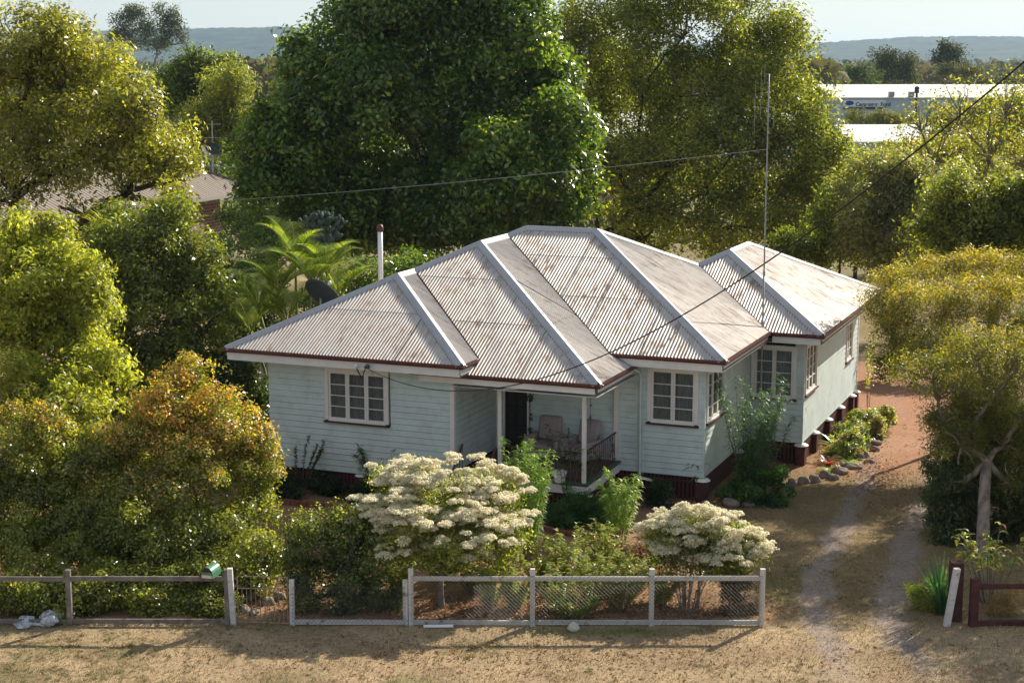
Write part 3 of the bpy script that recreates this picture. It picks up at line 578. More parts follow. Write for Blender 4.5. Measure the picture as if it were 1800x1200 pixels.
# veranda
YF=yB-eB+.65-.02; VX0=7.62
d=MB(); d.box(VX0-.05,XV+.13,YF-.12,YV-.03,.86,.915); d.box(XA1+.03,VX0-.05,1.9,YV-.03,.86,.915); d.build('veranda_floor',DECK,house)
d=MB(); d.box(VX0-.05,XV+.16,YF-.15,YF-.02,.916,.93); d.box(XV+.02,XV+.16,YF-.02,YV-.05,.916,.93); d.build('floor_edging',GREENP,house)
d=MB(); d.box(VX0-.05,XV+.13,YF-.1,YF-.07,.63,.858); d.box(XV+.08,XV+.11,YF-.07,YV-.03,.63,.858); d.build('veranda_fascia',TRIM,house)
for x,y in ((VX0+.05,YF),(XV,YF)): MB().box(x-.05,x+.05,y-.05,y+.05,.93,3.42).build('veranda_post',TRIM,house,bevel=.006)
MB().box(VX0+.0,XV+.05,YF-.04,YF+.04,3.2,3.36).build('veranda_beam',TRIM,house)
def balus(P,Q,n,z0=1.0,z1=1.72,fan=True):
    m=MB(); P=Vector((*P,0));Q=Vector((*Q,0)); U=lambda t,z: P.lerp(Q,t)+Vector((0,0,z))
    m.obox(U(0,z1),U(1,z1),.04,.03); m.obox(U(0,z0),U(1,z0),.03,.02)
    for i in range(n):
        t=(i+.5)/n; m.tube([U(t,z0),U(t,z1)],.009,5)
    if fan:
        for t0,t1 in ((.72,.98),(.8,.98),(.88,.98)): m.tube([U(t0,z0+.02 if t0<.75 else z1-.05),U(t1,z1-.25 if t0<.75 else z0+.1)],.008,5)
    return m.build('balustrade',IRON,house)
balus((VX0+.1,YF),(XV-.05,YF),17,fan=False); balus((XV,YF+.05),(XV,YV-.12),16)
st=MB()
for k in range(5): st.box(XA1+.12,VX0-.1,1.85-.28*(k+1),1.85-.28*k,.86-.15*(k+1)-.05,.86-.15*(k+1))
for x in (XA1+.1,VX0-.1): st.obox((x,1.85,.75),(x,.4,.02),.04,.22)
st.build('steps',DECK,house)
for x in (XA1+.1,VX0-.08):
    m=MB(); m.obox((x,1.1,1.95-.3),(x,.2,1.15-.3),.045,.035)
    for k in range(6): y=1.08-.17*k; m.tube([(x,y,.45-.14*k if y>.5 else .12),(x,y,1.63-.15*k)],.01,5)
    m.build('handrail',IRON,house)
# stumps under the floor with metal ant caps, batten screens
def stump(x,y,cap=True):
    m=MB(); m.box(x-.13,x+.13,y-.13,y+.13,-.7,.60); s=m.build('stump',MAROON,house)
    if cap: MB().lathe((x,y,.6),[(.02,.045),(.15,.04),(.205,.0),(.21,-.025),(.19,-.018)],20).build('ant_cap',PVC,s,smooth=False)
for x,y in ((XC-.02,YV+.02),(XC,7.4),(XDr-.02,YDf+.05),(XDr-.03,10.6),(XDr-.03,12.6),(XDr-.03,14.6),(XDr-.03,16.6),(XDr-.03,YBk-.1),(XV+.02,YF+.05),(8.6,YF+.05),(1.1,YA+.15),(3.7,YA+.15),(6.3,YA+.15),(XA0+.1,5),(XA0+.1,9)): stump(x,y)
def battens(P,Q,w_=.07,gap=.045,ins=.08,z1=.62):
    P=Vector((*P,0));Q=Vector((*Q,0));d=(Q-P).normalized();o=Vector((d.y,-d.x,0));L=(Q-P).length;m=MB();s=0
    while s<L-w_:
        a=P+d*(s+w_/2)-o*ins; m.obox(a+Vector((0,0,-.6)),a+Vector((0,0,z1)),w_,.018,d.cross(Vector((0,0,1)))); s+=w_+gap
    m.obox(P-o*(ins+.02)+Vector((0,0,.5)),Q-o*(ins+.02)+Vector((0,0,.5)),.02,.07); return m.build('batten_screen',MAROON,house)
battens((XA0,YA+.03),(XA1,YA+.03)); battens((VX0,YF-.02),(XV+.05,YF-.02)); battens((XV+.05,YF),(XV+.05,YV)); battens((XV,YV),(XC,YV)); battens((XC,YV),(XC,YDf)); battens((XC,YDf),(XDr,YDf)); battens((XDr,YDf),(XDr,YBk),.12,.012,.05); battens((XA0,14),(XA0,YA))
vd=MB(); vd.box(XA0+.4,XC-.4,YV+.4,yC+2*rC-1,-.6,.6); vd.box(XA0+.4,XA1-.3,YA+.4,YV+.4,-.3,.6); vd.box(XC-.4,XDr-.25,YDf+.35,YBk-.4,-.6,.6); vd.box(VX0+.2,XV-.2,YF+.25,YV+.4,-.3,.6); vd.build('underfloor_shade',SHADEFILL,house)  # solid blocks painted near-black in place of the shade behind the battens
m=MB(); m.tube([(10.62,yC+.05,3.6),(10.66,YV-.12,3.45),(10.70,YV-.075,3.3),(10.70,YV-.075,.62),(10.72,YV-.075,.52),(11.25,YV-.12,.45)],.04,8); m.build('downpipe',WALLM,house,smooth=True)
m=MB(); m.tube([(2.15,5.2,4.6),(2.15,5.2,6.78)],.075,10); vp=m.build('vent_pipe',PVC,house,smooth=True); MB().lathe((2.15,5.2,6.78),[(.02,.2),(.08,.17),(.105,.08),(.1,0),(.08,-.02)],14).build('vent_cowl',GUTTER,vp,smooth=True)
m=MB(); m.lathe((4.05,-.085,3.80),[(.02,.05),(.05,.045),(.055,0),(.03,-.05)],10); m.build('cable_bracket',PVC,house)
m=MB(); m.tube([(4.38,-.02,3.8),(4.38,-.2,3.8)],.045,8); m.tube([(4.38,-.06,3.8),(4.38,-.08,3.8)],.07,8); m.build('insulator',mat('blue grey insulator',(.09,.12,.17),.4,.4),house)
m=MB()
for k in range(4): m.tube([(4.05,-.08,3.78),(4.1+.05*k,-.1,3.62-.06*k),(4.3,-.16,3.66-.03*k),(4.38,-.18,3.79)],.006,4)
m.tube([(4.05,-.06,3.8),(4.15,.55,3.6),(4.2,.62,3.45)],.006,4); m.build('service_leads',WIRE,house)
# ---------------------------------------------------------------- veranda furniture, roof fittings
def H(x,y,z=0): return np.array(hw((x,y,z)))
def armchair(name,label,loc,rz):
    t=thing(name,label,'armchair',loc,rz,'armchairs on the veranda')
    def pad(nm,x0,x1,y0,y1,z0,z1,tilt=0,bv=.06,m=UPH):
        b=MB(); b.box(x0,x1,y0,y1,z0,z1)
        if tilt: b.v=[(x,y+(z-z0)*tilt,z) for x,y,z in b.v]
        o=b.build(nm,m,t,None,True); q=o.modifiers.new('bevel','BEVEL'); q.width=bv; q.segments=4; return o
    pad('seat',-.33,.33,-.36,.34,.26,.46); pad('backrest',-.33,.33,.22,.42,.47,1.12,.22,.09)
    for s in (-1,1): pad('arm',min(s*.34,s*.5),max(s*.34,s*.5),-.4,.42,.16,.66,0,.06)
    pad('base',-.32,.32,-.33,.4,.1,.25,0,.02)
    for x in (-.36,.36):
        for y in (-.3,.34): MB().lathe((x,y,0),[(.022,0),(.03,.16)],8).build('leg',DARK,t)
armchair('armchair','mauve grey upholstered armchair beside the dark front door',H(8.12,3.25,.916),HR)
armchair('armchair','mauve grey upholstered armchair in the veranda corner behind the white post',H(9.2,3.2,.916),HR-.25)
# hanging decorations
def vine(name,label,x,y,z0,z1,pots):
    o=H(x,y,0); t=thing(name,label,'hanging ornament',(o[0],o[1],z1)); m=MB(); m.tube([(0,0,0),(0,0,z0-z1)],.006,4); m.build('cord',WIRE,t)
    rng=np.random.default_rng(int(x*10))
    for f,n,r in pots:
        P=rng.normal(size=(n,3))*r; P[:,2]+=(z0-z1)*f; V,F,K=leaf_quads(P,unit(rng.normal(size=(n,3))),rng.normal(size=(n,3)),np.full(n,.08),np.full(n,.05),pick(rng,[((.02,.05,.02),1),((.04,.08,.03),1)],n)); link('leaves',np_mesh('leaves',V,F,K),LEAF,t)
        if n>6: MB().lathe((0,0,(z0-z1)*f-.1),[(.03,0),(.05,.07)],8).build('pot',GREENP,t)
vine('hanging_plant','string of small hanging pots with dark ivy beside the front door',7.52,3.66,1.2,3.2,[(.33,26,.09),(.36,10,.05),(.62,10,.04),(.82,12,.04)])
vine('wind_chime','thin dark wind chime hanging near the veranda corner post',9.55,2.9,2.0,3.3,[(.3,3,.02),(.55,3,.02),(.8,4,.02)])
# satellite dish on the left roof slope
t=thing('satellite_dish','charcoal mesh satellite dish behind the left hip of the iron roof','satellite dish',H(.45,4.6,4.3),HR)
V=[];Fc=[]; nr,na=7,28; axis=Vector((.22,.78,.58)).normalized()
q=axis.to_track_quat('Z','Y'); cen=Vector((.0,0,.55))
for i in range(nr+1):
    r=.62*i/nr
    for k in range(na): a=2*math.pi*k/na; V.append(tuple(cen+q@Vector((r*math.cos(a),r*math.sin(a)*.92,.42*r*r-.05))))
for i in range(nr):
    for k in range(na): k2=(k+1)%na; Fc.append((i*na+k,(i+1)*na+k,(i+1)*na+k2,i*na+k2))
d=link('dish',np_mesh('dish',V,Fc,None,True),DISHM,t); sm=d.modifiers.new('solid','SOLIDIFY'); sm.thickness=.012
MB().tube([(0,0,-.25),(0,0,.45)],.03,8).tube([(0,0,.4),tuple(cen)],.03,8).build('mast',GALVP,t)
f_=cen+q@Vector((0,.05,.52)); m=MB(); m.tube([tuple(cen+q@Vector((0,-.55,.1))),tuple(f_)],.014,6); m.tube([tuple(cen+q@Vector((.4,.35,.1))),tuple(f_)],.009,5); m.tube([tuple(cen+q@Vector((-.4,.35,.1))),tuple(f_)],.009,5); m.build('feed_arm',GALVP,t)
MB().blob(tuple(f_),(.05,.05,.07),2,6).build('receiver',PVC,t,None,True)
# tall radio mast by the bay, its wires
mb_=H(12.93,8.25,0); mtop=at(1352,130,mb_[1]+.1); 
t=thing('radio_mast','very tall thin galvanised radio mast standing at the inner corner of the bay window','mast',mb_)
dv=mtop-mb_; P=[tuple(dv*k/8) for k in range(9)]
MB().tube(P[:5],[.027]*5,8).tube(P[4:],[.022,.022,.02,.019,.017],8).build('pole',GALVP,t,None,True)
for k in (2,4,6): m=MB(); m.tube([tuple(dv*(k/8)-np.array([0,0,.06])),tuple(dv*(k/8)+np.array([0,0,.06]))],.036,8); m.build('joint_collar',GALVP,t)
for i,(dz0,dz1,off) in enumerate(((.15,-1.2,-.22),(-.2,-1.7,-.38),(.3,-.3,-.12),(-.9,-1.5,.16))):
    top=dv+np.array([off,0,dz0]); lo=dv+np.array([off,0,dz1]); m=MB(); m.tube([tuple(lo),tuple(top)],.007,4); m.tube([tuple(dv+np.array([0,0,(dz0+dz1)/2])),tuple(dv+np.array([off,0,(dz0+dz1)/2]))],.005,4); m.build('antenna_rod',GALVP,t)
m=MB(); br=H(13.0,8.2,3.9)-mb_; m.tube([tuple(br+np.array([-.25,.1,.02])),tuple(br)],.015,5); m.build('eave_bracket',GALVP,t)
def cable(name,label,cat,A,B,sag,r,m,n=40):
    A=np.array(A,float);B=np.array(B,float); t=np.linspace(0,1,n+1)[:,None]; P=A*(1-t)+B*t; P[:,2]-=(4*sag*t*(1-t))[:,0]
    mb=MB(); mb.tube([tuple(p-A) for p in P],r,6); o=mb.build(name,m); o.location=tuple(A); return tag(o,label,cat)
cable('aerial_wire','thin pale aerial wire stretched leftwards from the tall mast past the big trees','wire',mb_+dv*((266-705)/(130-705)*.83+.18),at(-60,374,61),.3,.007,WIREL)
wa=H(4.38,-.2,3.8)
cable('service_cable','black overhead power cable swooping from the left eave up towards the street pole','cable',wa,at(1960,-30,15.5),1.9,.0105,WIRE,70)
# ---------------------------------------------------------------- street fence
FY=32.92
def post(name,label,x,y,h,w_,m,lean=0,d=None):
    b=MB(); b.box(-w_/2,w_/2,-w_/2,w_/2,-.1,h)
    b.v=[(px_+lean*pz,py_,pz) for px_,py_,pz in b.v]; o=b.build(name,m,None,None,False,.006); o.location=(x,y,float(gz(x,y))); return o
def fence(name,label,xs,rails,h,mrail,mpost,group,mesh=True,y=FY):
    t=thing(name,label,'fence',(xs[0],y,0),0,group)
    for i,x in enumerate(xs):
        b=MB(); wd=.105; b.box(x-xs[0]-wd/2,x-xs[0]+wd/2,-.05,.05,-.1,h); b.build('post',mpost,t,None,False,.006)
    for z,hh,ys in rails:
        for a,c in zip(xs[:-1],xs[1:]): b=MB(); b.obox((a-xs[0]+.05,ys,z),(c-xs[0]-.05,ys,z+random.uniform(-.012,.012)),.045,hh); b.build('rail',mrail,t,None,False,.004)
    if mesh:
        b=MB(); L=xs[-1]-xs[0]; H0,H1=.06,h-.14; hh=H1-H0; st=.085; k=-hh
        while k<L:
            for s in (1,-1):
                u0,u1=k,k+hh; z0,z1=(H0,H1) if s>0 else (H1,H0)
                if u0<0: z0+=(0-u0)*(1 if s>0 else -1); u0=0
                if u1>L: z1-=(u1-L)*(1 if s>0 else -1); u1=L
                if u1-u0>.01: b.tube([(u0,-.062-.004*s,z0),(u1,-.062-.004*s,z1)],.0027,3,False)
            k+=st
        b.tube([(0,-.06,H1),(L,-.06,H1)],.003,4); b.build('chain_wire',MESHW,t)
    return t
fence('wire_fence','weathered white post and rail fence with chain wire in front of the white flowering shrubs',[-2.12,.43,2.93,5.25],[(1.03,.1,0),(.07,.1,0)],1.24,FENCEW,FENCEW,'street fence panels')
fence('wire_fence','low white fence bay beside the gate with the dark shrub growing through it',[-4.62,-2.24],[(.08,.1,0)],1.0,FENCEW,FENCEW,'street fence panels')
fence('wire_fence','grey unpainted post and rail fence half buried in the copper leaved shrubs',[-14.2,-11.7,-9.3,-5.98],[(1.03,.1,-.01),(.1,.09,0)],1.22,FENCEG,FENCEG,'street fence panels',False)
o=post('gate_post','white painted gate post leaning beside the green letterbox',-5.86,FY,1.24,.11,FENCEW,-.04); tag(o,'white painted gate post leaning beside the green letterbox','post')
# wire gate
t=thing('garden_gate','rusty wire garden gate standing between two white posts','gate',(-5.76,FY,0)); RUST=mat('rusty steel',(.34,.25,.18),.8,.2,.3,nscale=12,namt=.4)
m=MB()
for a,b in (((0,0,.08),(0,0,1.08)),((1.05,0,.05),(1.05,0,1.05)),((0,0,1.08),(1.05,0,1.05)),((0,0,.82),(1.05,0,.8)),((0,0,.08),(1.05,0,.05))): m.tube([a,b],.013,6)
m.build('gate_frame',RUST,t); m=MB()
for k in range(1,11): m.tube([(1.05*k/11,0,.07),(1.05*k/11,0,.81 if k%3 else 1.06)],.009,5)
m.build('gate_bars',RUST,t)
# letterbox
t=thing('letterbox','small green half round letterbox fixed on the grey rail beside the gate','letterbox',(-6.32,FY-.02,1.08),R(-14))
sec=[(-.13,0,0),(.13,0,0),(.13,0,.1)]+[(.13*math.cos(a),0,.1+.13*math.sin(a)) for a in np.linspace(.25,math.pi-.25,8)]+[(-.13,0,.1)]
MB().prism([(x,-.16,z) for x,y,z in sec],(0,1,0),.42).build('body',BOXG,t); MB().prism([(x*.86,-.164,z*.8+.055) for x,y,z in sec[2:]],(0,1,0),.003).build('mouth',DARK,t); MB().box(-.11,.11,-.168,-.1605,.012,.075).build('number_strip',PINK,t)

# litter and pieces on the verge
m=MB(); rb=random.Random(4)
for c,r,sd in (((-.24,0,.06),(.3,.2,.09),4),((.27,.06,.1),(.24,.17,.15),8),((.02,.02,.05),(.2,.12,.07),6)): m.blob(c,r,sd,13,.55)
m.v=[(x+rb.uniform(-.022,.022),y+rb.uniform(-.022,.022),max(.0,z+rb.uniform(-.028,.028))) for x,y,z in m.v]
o=m.build('plastic_bag',PLASTIC,None,None,False); o.location=(-10.0,32.95,0); tag(o,'crumpled clear plastic bag lying on the verge by the left fence','bag')
m=MB(); m.tube([(0,0,.05),(.62,.02,.05)],.035,8); o=m.build('white_pipe',PVC); o.location=(-1.85,32.72,0); tag(o,'short white plastic pipe lying on the grass before the fence','pipe')
m=MB(); m.blob((0,0,.08),(.13,.12,.11),3,8,.25); o=m.build('white_stone',mat('pale stone',(.55,.5,.43),.9,.1,nscale=6,namt=.2),None,None,True); o.location=(1.28,32.62,0); tag(o,'round pale stone lying at the foot of the fence','stone')
# right fence
def rpost(name,label,cat,px,py,h,w_,m,lean):
    g=gnd(px,py); o=post(name,label,g[0],g[1],h,w_,m,lean); return tag(o,label,cat)
rpost('leaning_post','white painted driveway post leaning beside the strap leaves','post',1664,1100,1.25,.13,FENCEW,.13)
g=gnd(1700,1100)
t=thing('timber_fence','dark red stump posts and one low rail at the right edge','fence',g)
for x,h,wd,y in ((.12,1.05,.17,0),(-.18,1.3,.26,.35)): b=MB(); b.box(x-wd/2,x+wd/2,y-wd/2,y+wd/2,-.1,h); b.build('post',FENCER,t,None,False,.012)
b=MB(); b.obox((.2,.02,.86),(2.6,.1,.86),.05,.11); b.build('rail',FENCER,t); b=MB(); b.obox((.2,.02,.06),(2.6,.1,.06),.12,.1); b.build('rail',FENCER,t)
b=MB(); b.box(3.3,3.45,.02,.17,-.1,1.1); b.build('post',FENCER,t)
# ---------------------------------------------------------------- edging and rocks
def edging(name,label,pts,mm=BRICKE):
    pts=[gnd(*p) for p in pts]; o0=pts[0]; m=MB(); rnd=random.Random(len(pts))
    for a,b in zip(pts[:-1],pts[1:]):
        L=np.linalg.norm(b-a); n=max(1,int(L/.24)); d=(b-a)/n
        for k in range(n): z=.06+rnd.uniform(-.012,.012); p=a+d*(k+.03)-o0; q=a+d*(k+.97)-o0; m.obox((p[0],p[1],z),(q[0],q[1],z),.11,.15)
    o=m.build(name,mm,None,None,False,.006); o.location=tuple(o0); return tag(o,label,'garden edging')
edging('brick_edging','low red brick edging along the dark bed under the left wing',[(440,885),(470,883),(570,893),(660,899),(760,910)])
edging('brick_edging','low curved red brick edging round the green bush before the veranda',[(930,925),(975,938),(1020,945),(1070,946),(1088,938),(1110,915)])
rnd=random.Random(12); k=0
def rock(g,s,label,group):
    global k
    k+=1; m=MB(); m.blob((0,0,s*.28),(s*rnd.uniform(.8,1.2),s*rnd.uniform(.7,1),s*rnd.uniform(.5,.75)),k*7,8,.3); o=m.build('rock',ROCK,None,None,True); o.location=(float(g[0]),float(g[1]),float(gz(g[0],g[1]))); o.rotation_euler=(0,0,rnd.uniform(0,6)); tag(o,label,'rock',group)
LR='grey brown rock edging the flower bed along the right wall by the driveway'
for px,py,s in ((1392,852,.17),(1412,848,.2),(1432,845,.18),(1448,838,.2),(1464,842,.17),(1478,832,.22),(1486,820,.16),(1500,822,.2),(1512,806,.18),(1520,800,.2),(1532,790,.19),(1540,778,.17),(1378,858,.15),(1528,812,.14),(1545,766,.17)): rock(gnd(px,py),s,LR,'rocks along the right wall')
LB='dark rock in the shaded bed in front of the bay window'
for px,py,s in ((1170,885,.2),(1190,892,.16),(1215,896,.22),(1240,893,.2),(1262,897,.2),(1285,890,.22),(1300,880,.2),(1315,888,.16),(1155,878,.14),(1330,872,.16)): rock(gnd(px,py),s,LB,'rocks in the front bed')
LG='pale brown rock in the small rockery just inside the garden gate'
for px,py,s in ((440,1055,.2),(455,1048,.16),(428,1075,.17),(470,1060,.17),(490,1052,.15),(446,1080,.14)): rock(gnd(px,py),s,LG,'rocks inside the gate')
m=MB(); m.lathe((0,0,0),[(.13,0),(.17,.24),(.19,.24),(.19,.29),(.16,.29)],16); o=m.build('plant_pot',PVC); o.location=tuple(H(9.4,.95,.93)); tag(o,'white plant pot on the veranda edge under the dark leafy shrub','plant pot')
# ---------------------------------------------------------------- garden plants
LIME=[((.17,.23,.03),3),((.10,.16,.025),3),((.24,.28,.05),1.5)]
MID=[((.06,.10,.02),3),((.09,.13,.03),2),((.035,.06,.015),2)]
DKG=[((.025,.05,.014),3),((.045,.075,.02),2),((.015,.03,.01),2)]
def P0(px,py): g=gnd(px,py); g[2]=gz(g[0],g[1]); return g
def flower_bush(name,label,base,lobes,seed,nleaf,nflow,trunk):
    base=np.array(base,float); t=thing(name,label,'flowering shrub',base); rng=np.random.default_rng(seed)
    lf=[[*l[:2],l[2]-.42*l[5],l[3]*.95,l[4]*.95,l[5]*.92,1] for l in lobes]; V,F,K,subs=foliage(lf,nleaf,(.1,.035),[((.2,.23,.05),2),((.13,.15,.04),3),((.3,.28,.09),1)],seed,1.1,twig=.1,per=8,up=.2,fill=.35,droop=.4); link('foliage',np_mesh('foliage',V-base,F,K),LEAF,t)
    lo=np.array(lobes); w_=lo[:,3]*lo[:,5]; Ps=[];Ns=[];Ts=[]
    for L,wt in zip(lo,w_/w_.sum()):
        nh=int(nflow*wt/30); ns=max(12,int(nh/15)); d=rng.normal(size=(ns,3)); d[:,2]=np.abs(d[:,2])*.95-.15; d=unit(d); sc_=L[:3]+L[3:6]*d*rng.uniform(.72,1.14,(ns,1)); sr=rng.uniform(.1,.2,ns)
        si=rng.integers(0,ns,nh); q=unit(rng.normal(size=(nh,3))); q[:,2]=np.abs(q[:,2])*.6; hc=sc_[si]+q*sr[si][:,None]*np.array([1.15,1.15,.95])*np.sqrt(rng.uniform(.1,1,(nh,1))); hs=rng.uniform(.045,.085,nh)
        e=unit(rng.normal(size=(nh*30,3))); e[:,2]=np.abs(e[:,2])*.75-.1; Ps.append(np.repeat(hc,30,0)+e*np.repeat(hs,30)[:,None]); Ns.append(unit(e*.5+rng.normal(size=e.shape)*.6+[.1,-.05,.45])); Ts.append(np.repeat(rng.uniform(.86,1.05,nh),30))
    P=np.concatenate(Ps);N_=np.concatenate(Ns);T=np.concatenate(Ts);n=len(P)
    K=pick(rng,[((.90,.86,.72),5),((.86,.81,.60),3),((.70,.62,.38),1.4)],n)*T[:,None]
    V,F,K=leaf_quads(P,N_,rng.normal(size=(n,3)),rng.uniform(.032,.056,n),rng.uniform(.024,.038,n),np.clip(K,0,.93)); link('blossom',np_mesh('blossom',V-base,F,K),PETAL,t)
    m=lo[:,:3].mean(0); fork=base*.55+m*.45; fork[2]=base[2]+(m[2]-base[2])*.5; limbs(base,fork,subs,trunk,seed,6,.35).build('trunk',BARKG,t,base,True)
flower_bush('flowering_shrub','big cream white flowering shrub with one bare trunk behind the fence',P0(778,1068),px_lobes([(790,848,115,46,.3),(710,842,62,38,.2),(860,862,68,42,.3),(760,890,100,45,-.2),(860,912,72,38,-.1),(680,905,70,40,-.2),(740,930,90,38,-.5),(820,940,95,36,-.5),(650,925,45,30),(900,930,36,28),(700,965,60,28,-.3),(790,975,70,26,-.3),(870,960,50,28,-.2)],34.3,1.,.1,1,.6),31,16000,150000,.07)
flower_bush('flowering_shrub','smaller rounded cream white flowering shrub near the right end of the fence',P0(1225,1070),px_lobes([(1210,925,65,36),(1260,940,70,38),(1170,935,40,26),(1230,965,80,35),(1310,965,45,32),(1180,960,45,25),(1280,990,55,24,-.2)],34.4,1.,.1,1,.5),37,11000,88000,.035)
plant('garden_shrub','dark rounded leafy shrub growing through the fence beside the gate','shrub',P0(600,1085),px_lobes([(570,930,65,45),(620,920,45,35),(540,980,50,55),(600,1000,80,60),(640,960,50,50),(560,1050,55,45),(640,1050,60,45),(690,1050,25,35),(520,1030,25,40)],33.9,.9,.1,1,.4),20000,(.07,.045),[((.07,.09,.018),3),((.04,.06,.012),3),((.12,.14,.03),1)],51,.06,leafm=LEAFG,top=[((.26,.25,.05),2),((.2,.22,.04),2)],topz=.62,twig=.08,per=9)
NARROW=[((.16,.24,.035),3),((.22,.30,.06),2),((.10,.16,.03),2)]
stemplant('oleander_bush','tall bright green narrow leaved shrub rising behind the big white blossom','shrub',P0(925,985),2.95,22,.75,.21,.034,NARROW,61,110,.2,arch=.5)
stemplant('oleander_bush','slender bright green narrow leaved shrub beside the left veranda post','shrub',P0(912,925),2.45,9,.4,.2,.034,NARROW,62,85,.3,arch=.5)
stemplant('oleander_bush','bushy bright narrow leaved shrub standing alone before the veranda corner','shrub',P0(1090,955),1.85,18,.7,.21,.034,[((.2,.28,.06),3),((.3,.36,.14),2),((.12,.18,.04),2)],63,100,.2,arch=.6)
stemplant('veranda_shrub','thin stemmed dark leafy shrub standing against the veranda railing','shrub',P0(1003,905),2.4,11,.75,.22,.055,[((.05,.09,.025),3),((.08,.12,.03),2)],64,26,.5,arch=.45)
stemplant('bamboo_shrub','tall feathery dark green shrub round the foot of the mast','shrub',P0(1322,872),3.3,30,1.15,.25,.03,[((.06,.13,.05),3),((.09,.17,.05),2),((.04,.08,.03),2)],65,120,.15,arch=.6)
mound('ground_shrub','lush green low plant at the foot of the feathery shrub by the mast','shrub',P0(1330,885),(.95,.55,.75),6000,(.13,.05),[((.05,.10,.025),3),((.09,.16,.03),2),((.03,.06,.02),2)],66)
rosette('strap_lily','bright green grassy lily on the corner of the front bed by the lawn','lily',P0(1368,880),90,.55,.03,[((.14,.24,.04),1),((.09,.16,.03),1)],67,.7)
mound('ground_shrub','soft dark green rounded bush inside the curved brick edging','shrub',P0(1015,925),(.8,.5,.62),9000,(.07,.035),[((.035,.085,.02),3),((.06,.12,.03),2)],68)
mound('ground_shrub','soft green low bush right of the curved brick edging','shrub',P0(1068,930),(.45,.35,.45),4000,(.07,.035),[((.04,.09,.02),3),((.07,.13,.03),2)],69)
mound('ground_shrub','small dark bush under the bay window battens','shrub',P0(1158,890),(.45,.35,.45),3000,(.08,.04),DKG,70)
stemplant('papaya_seedling','small palm like seedling at the corner of the bay window','plant',P0(1226,880),1.05,2,.15,.42,.06,[((.08,.13,.03),1),((.05,.09,.02),1)],71,14,.75,arch=.5)
mound('ground_shrub','small yellow green plant among the rocks before the bay','plant',P0(1306,880),(.2,.2,.4),500,(.13,.07),[((.35,.4,.08),2),((.2,.25,.05),1)],72)
stemplant('wispy_shrub','dark wispy shrub against the left wing under the window','shrub',P0(668,872),1.75,12,.75,.18,.034,[((.05,.09,.03),3),((.08,.12,.04),1)],73,100,.2,arch=.5)
stemplant('wispy_shrub','sparse reddish twiggy shrub at the left corner of the house','shrub',P0(520,868),1.75,10,1.0,.09,.05,[((.08,.055,.03),3),((.09,.10,.04),2)],74,95,.4,arch=.2)
for px,py,r,lb in ((575,868,.5,'dark low fern in the bed under the left window'),(500,876,.55,'dark low fern at the left end of the brick edged bed'),(640,880,.45,'dark low fern near the right end of the brick edged bed')): mound('fern',lb,'fern',P0(px,py),(r,r*.7,r*.8),2500,(.16,.04),DKG,int(px))
stemplant('bare_shrub','bare twiggy shrub with a few pale leaves inside the gate','shrub',P0(497,990),1.55,6,.55,.13,.06,[((.2,.24,.05),1),((.14,.17,.04),1)],76,5,.75,arch=.4,stemr=.02)
stemplant('strap_shrub','leggy shrub with pale leaves poking out beside the gate fence bay','shrub',P0(655,1075),1.1,6,.35,.12,.055,LIME,77,20,.4,arch=.4)
for i,(px,py,h,sp,lb) in enumerate(((985,1075,.95,.45,'straggly yellow green weed thicket behind the second fence post'),(1040,1060,1.15,.5,'taller yellow green bush behind the middle fence bay'),(860,1068,.9,.35,'small lime leaved sapling right of the white shrub trunk'),(905,1070,.85,.3,'thin lime weed left of the second fence post'),(1090,1070,.8,.4,'low lime weed left of the third fence post'),(1000,1020,1.1,.55,'leafy yellow green bush in the middle of the front garden bed'),(1060,1000,1.0,.5,'pale leaved bush below the leaf pile in the front garden'),(880,1010,1.2,.5,'lime leaved sapling under the right side of the big blossom'),(830,1040,.6,.35,'low weed patch beside the bare trunk of the big blossom shrub'),(1160,1060,.7,.35,'small weed just right of the third fence post'),(700,1040,.8,.4,'leafy weed in front of the yellow bromeliads'),(950,1030,.75,.5,'broad weedy patch between the first two middle garden bushes'),(1120,1030,.7,.45,'weedy bush just in front of the leaf pile'),(1010,1085,.5,.5,'low weed growing against the bottom rail of the middle bay'),(780,1020,.6,.4,'low green plant under the middle of the big blossom'))):
    stemplant('garden_weed',lb,'plant',P0(px,py),h*1.1,20,sp*1.5,.14,.058,[((.2,.24,.05),3),((.28,.3,.08),2),((.12,.14,.04),2),((.3,.2,.08),.6)],80+i,48,.08,arch=.4)
mound('grass_tuft','tall brown grass tuft behind the middle fence rail','grass tuft',P0(1075,1075),(.25,.2,.5),900,(.4,.012),[((.3,.2,.08),2),((.18,.17,.05),1)],86,up=0,leafm=DRY)
stemplant('twiggy_shrub','dark twiggy shrub under the smaller white blossom behind the last fence bay','shrub',P0(1205,1078),1.5,13,.75,.07,.04,[((.05,.07,.02),2),((.09,.1,.03),2),((.16,.09,.04),1)],87,55,.2,arch=.25,stemr=.016)
mound('dead_shrub','dry dark brushy shrub in the last fence corner','shrub',P0(1295,1075),(.5,.35,.6),4200,(.08,.03),[((.09,.07,.03),2),((.16,.1,.05),2),((.05,.06,.02),2)],88,leafm=DRY)
mound('leaf_pile','heap of dry brown leaves behind the third fence post','leaf pile',P0(1125,985),(.8,.4,.28),4500,(.09,.045),[((.33,.18,.1),2),((.45,.28,.17),2),((.2,.11,.06),2)],89,leafm=DRY)
for i,(px,py,lb) in enumerate(((720,985,'clump of yellow bromeliads left of the white shrub trunk'),(690,988,'second clump of yellow bromeliads beside the dark gate shrub'))): rosette('bromeliad',lb,'bromeliad',P0(px,py),60,.38,.05,[((.4,.28,.05),2),((.2,.17,.04),1)],90+i,.7,group='yellow bromeliads')
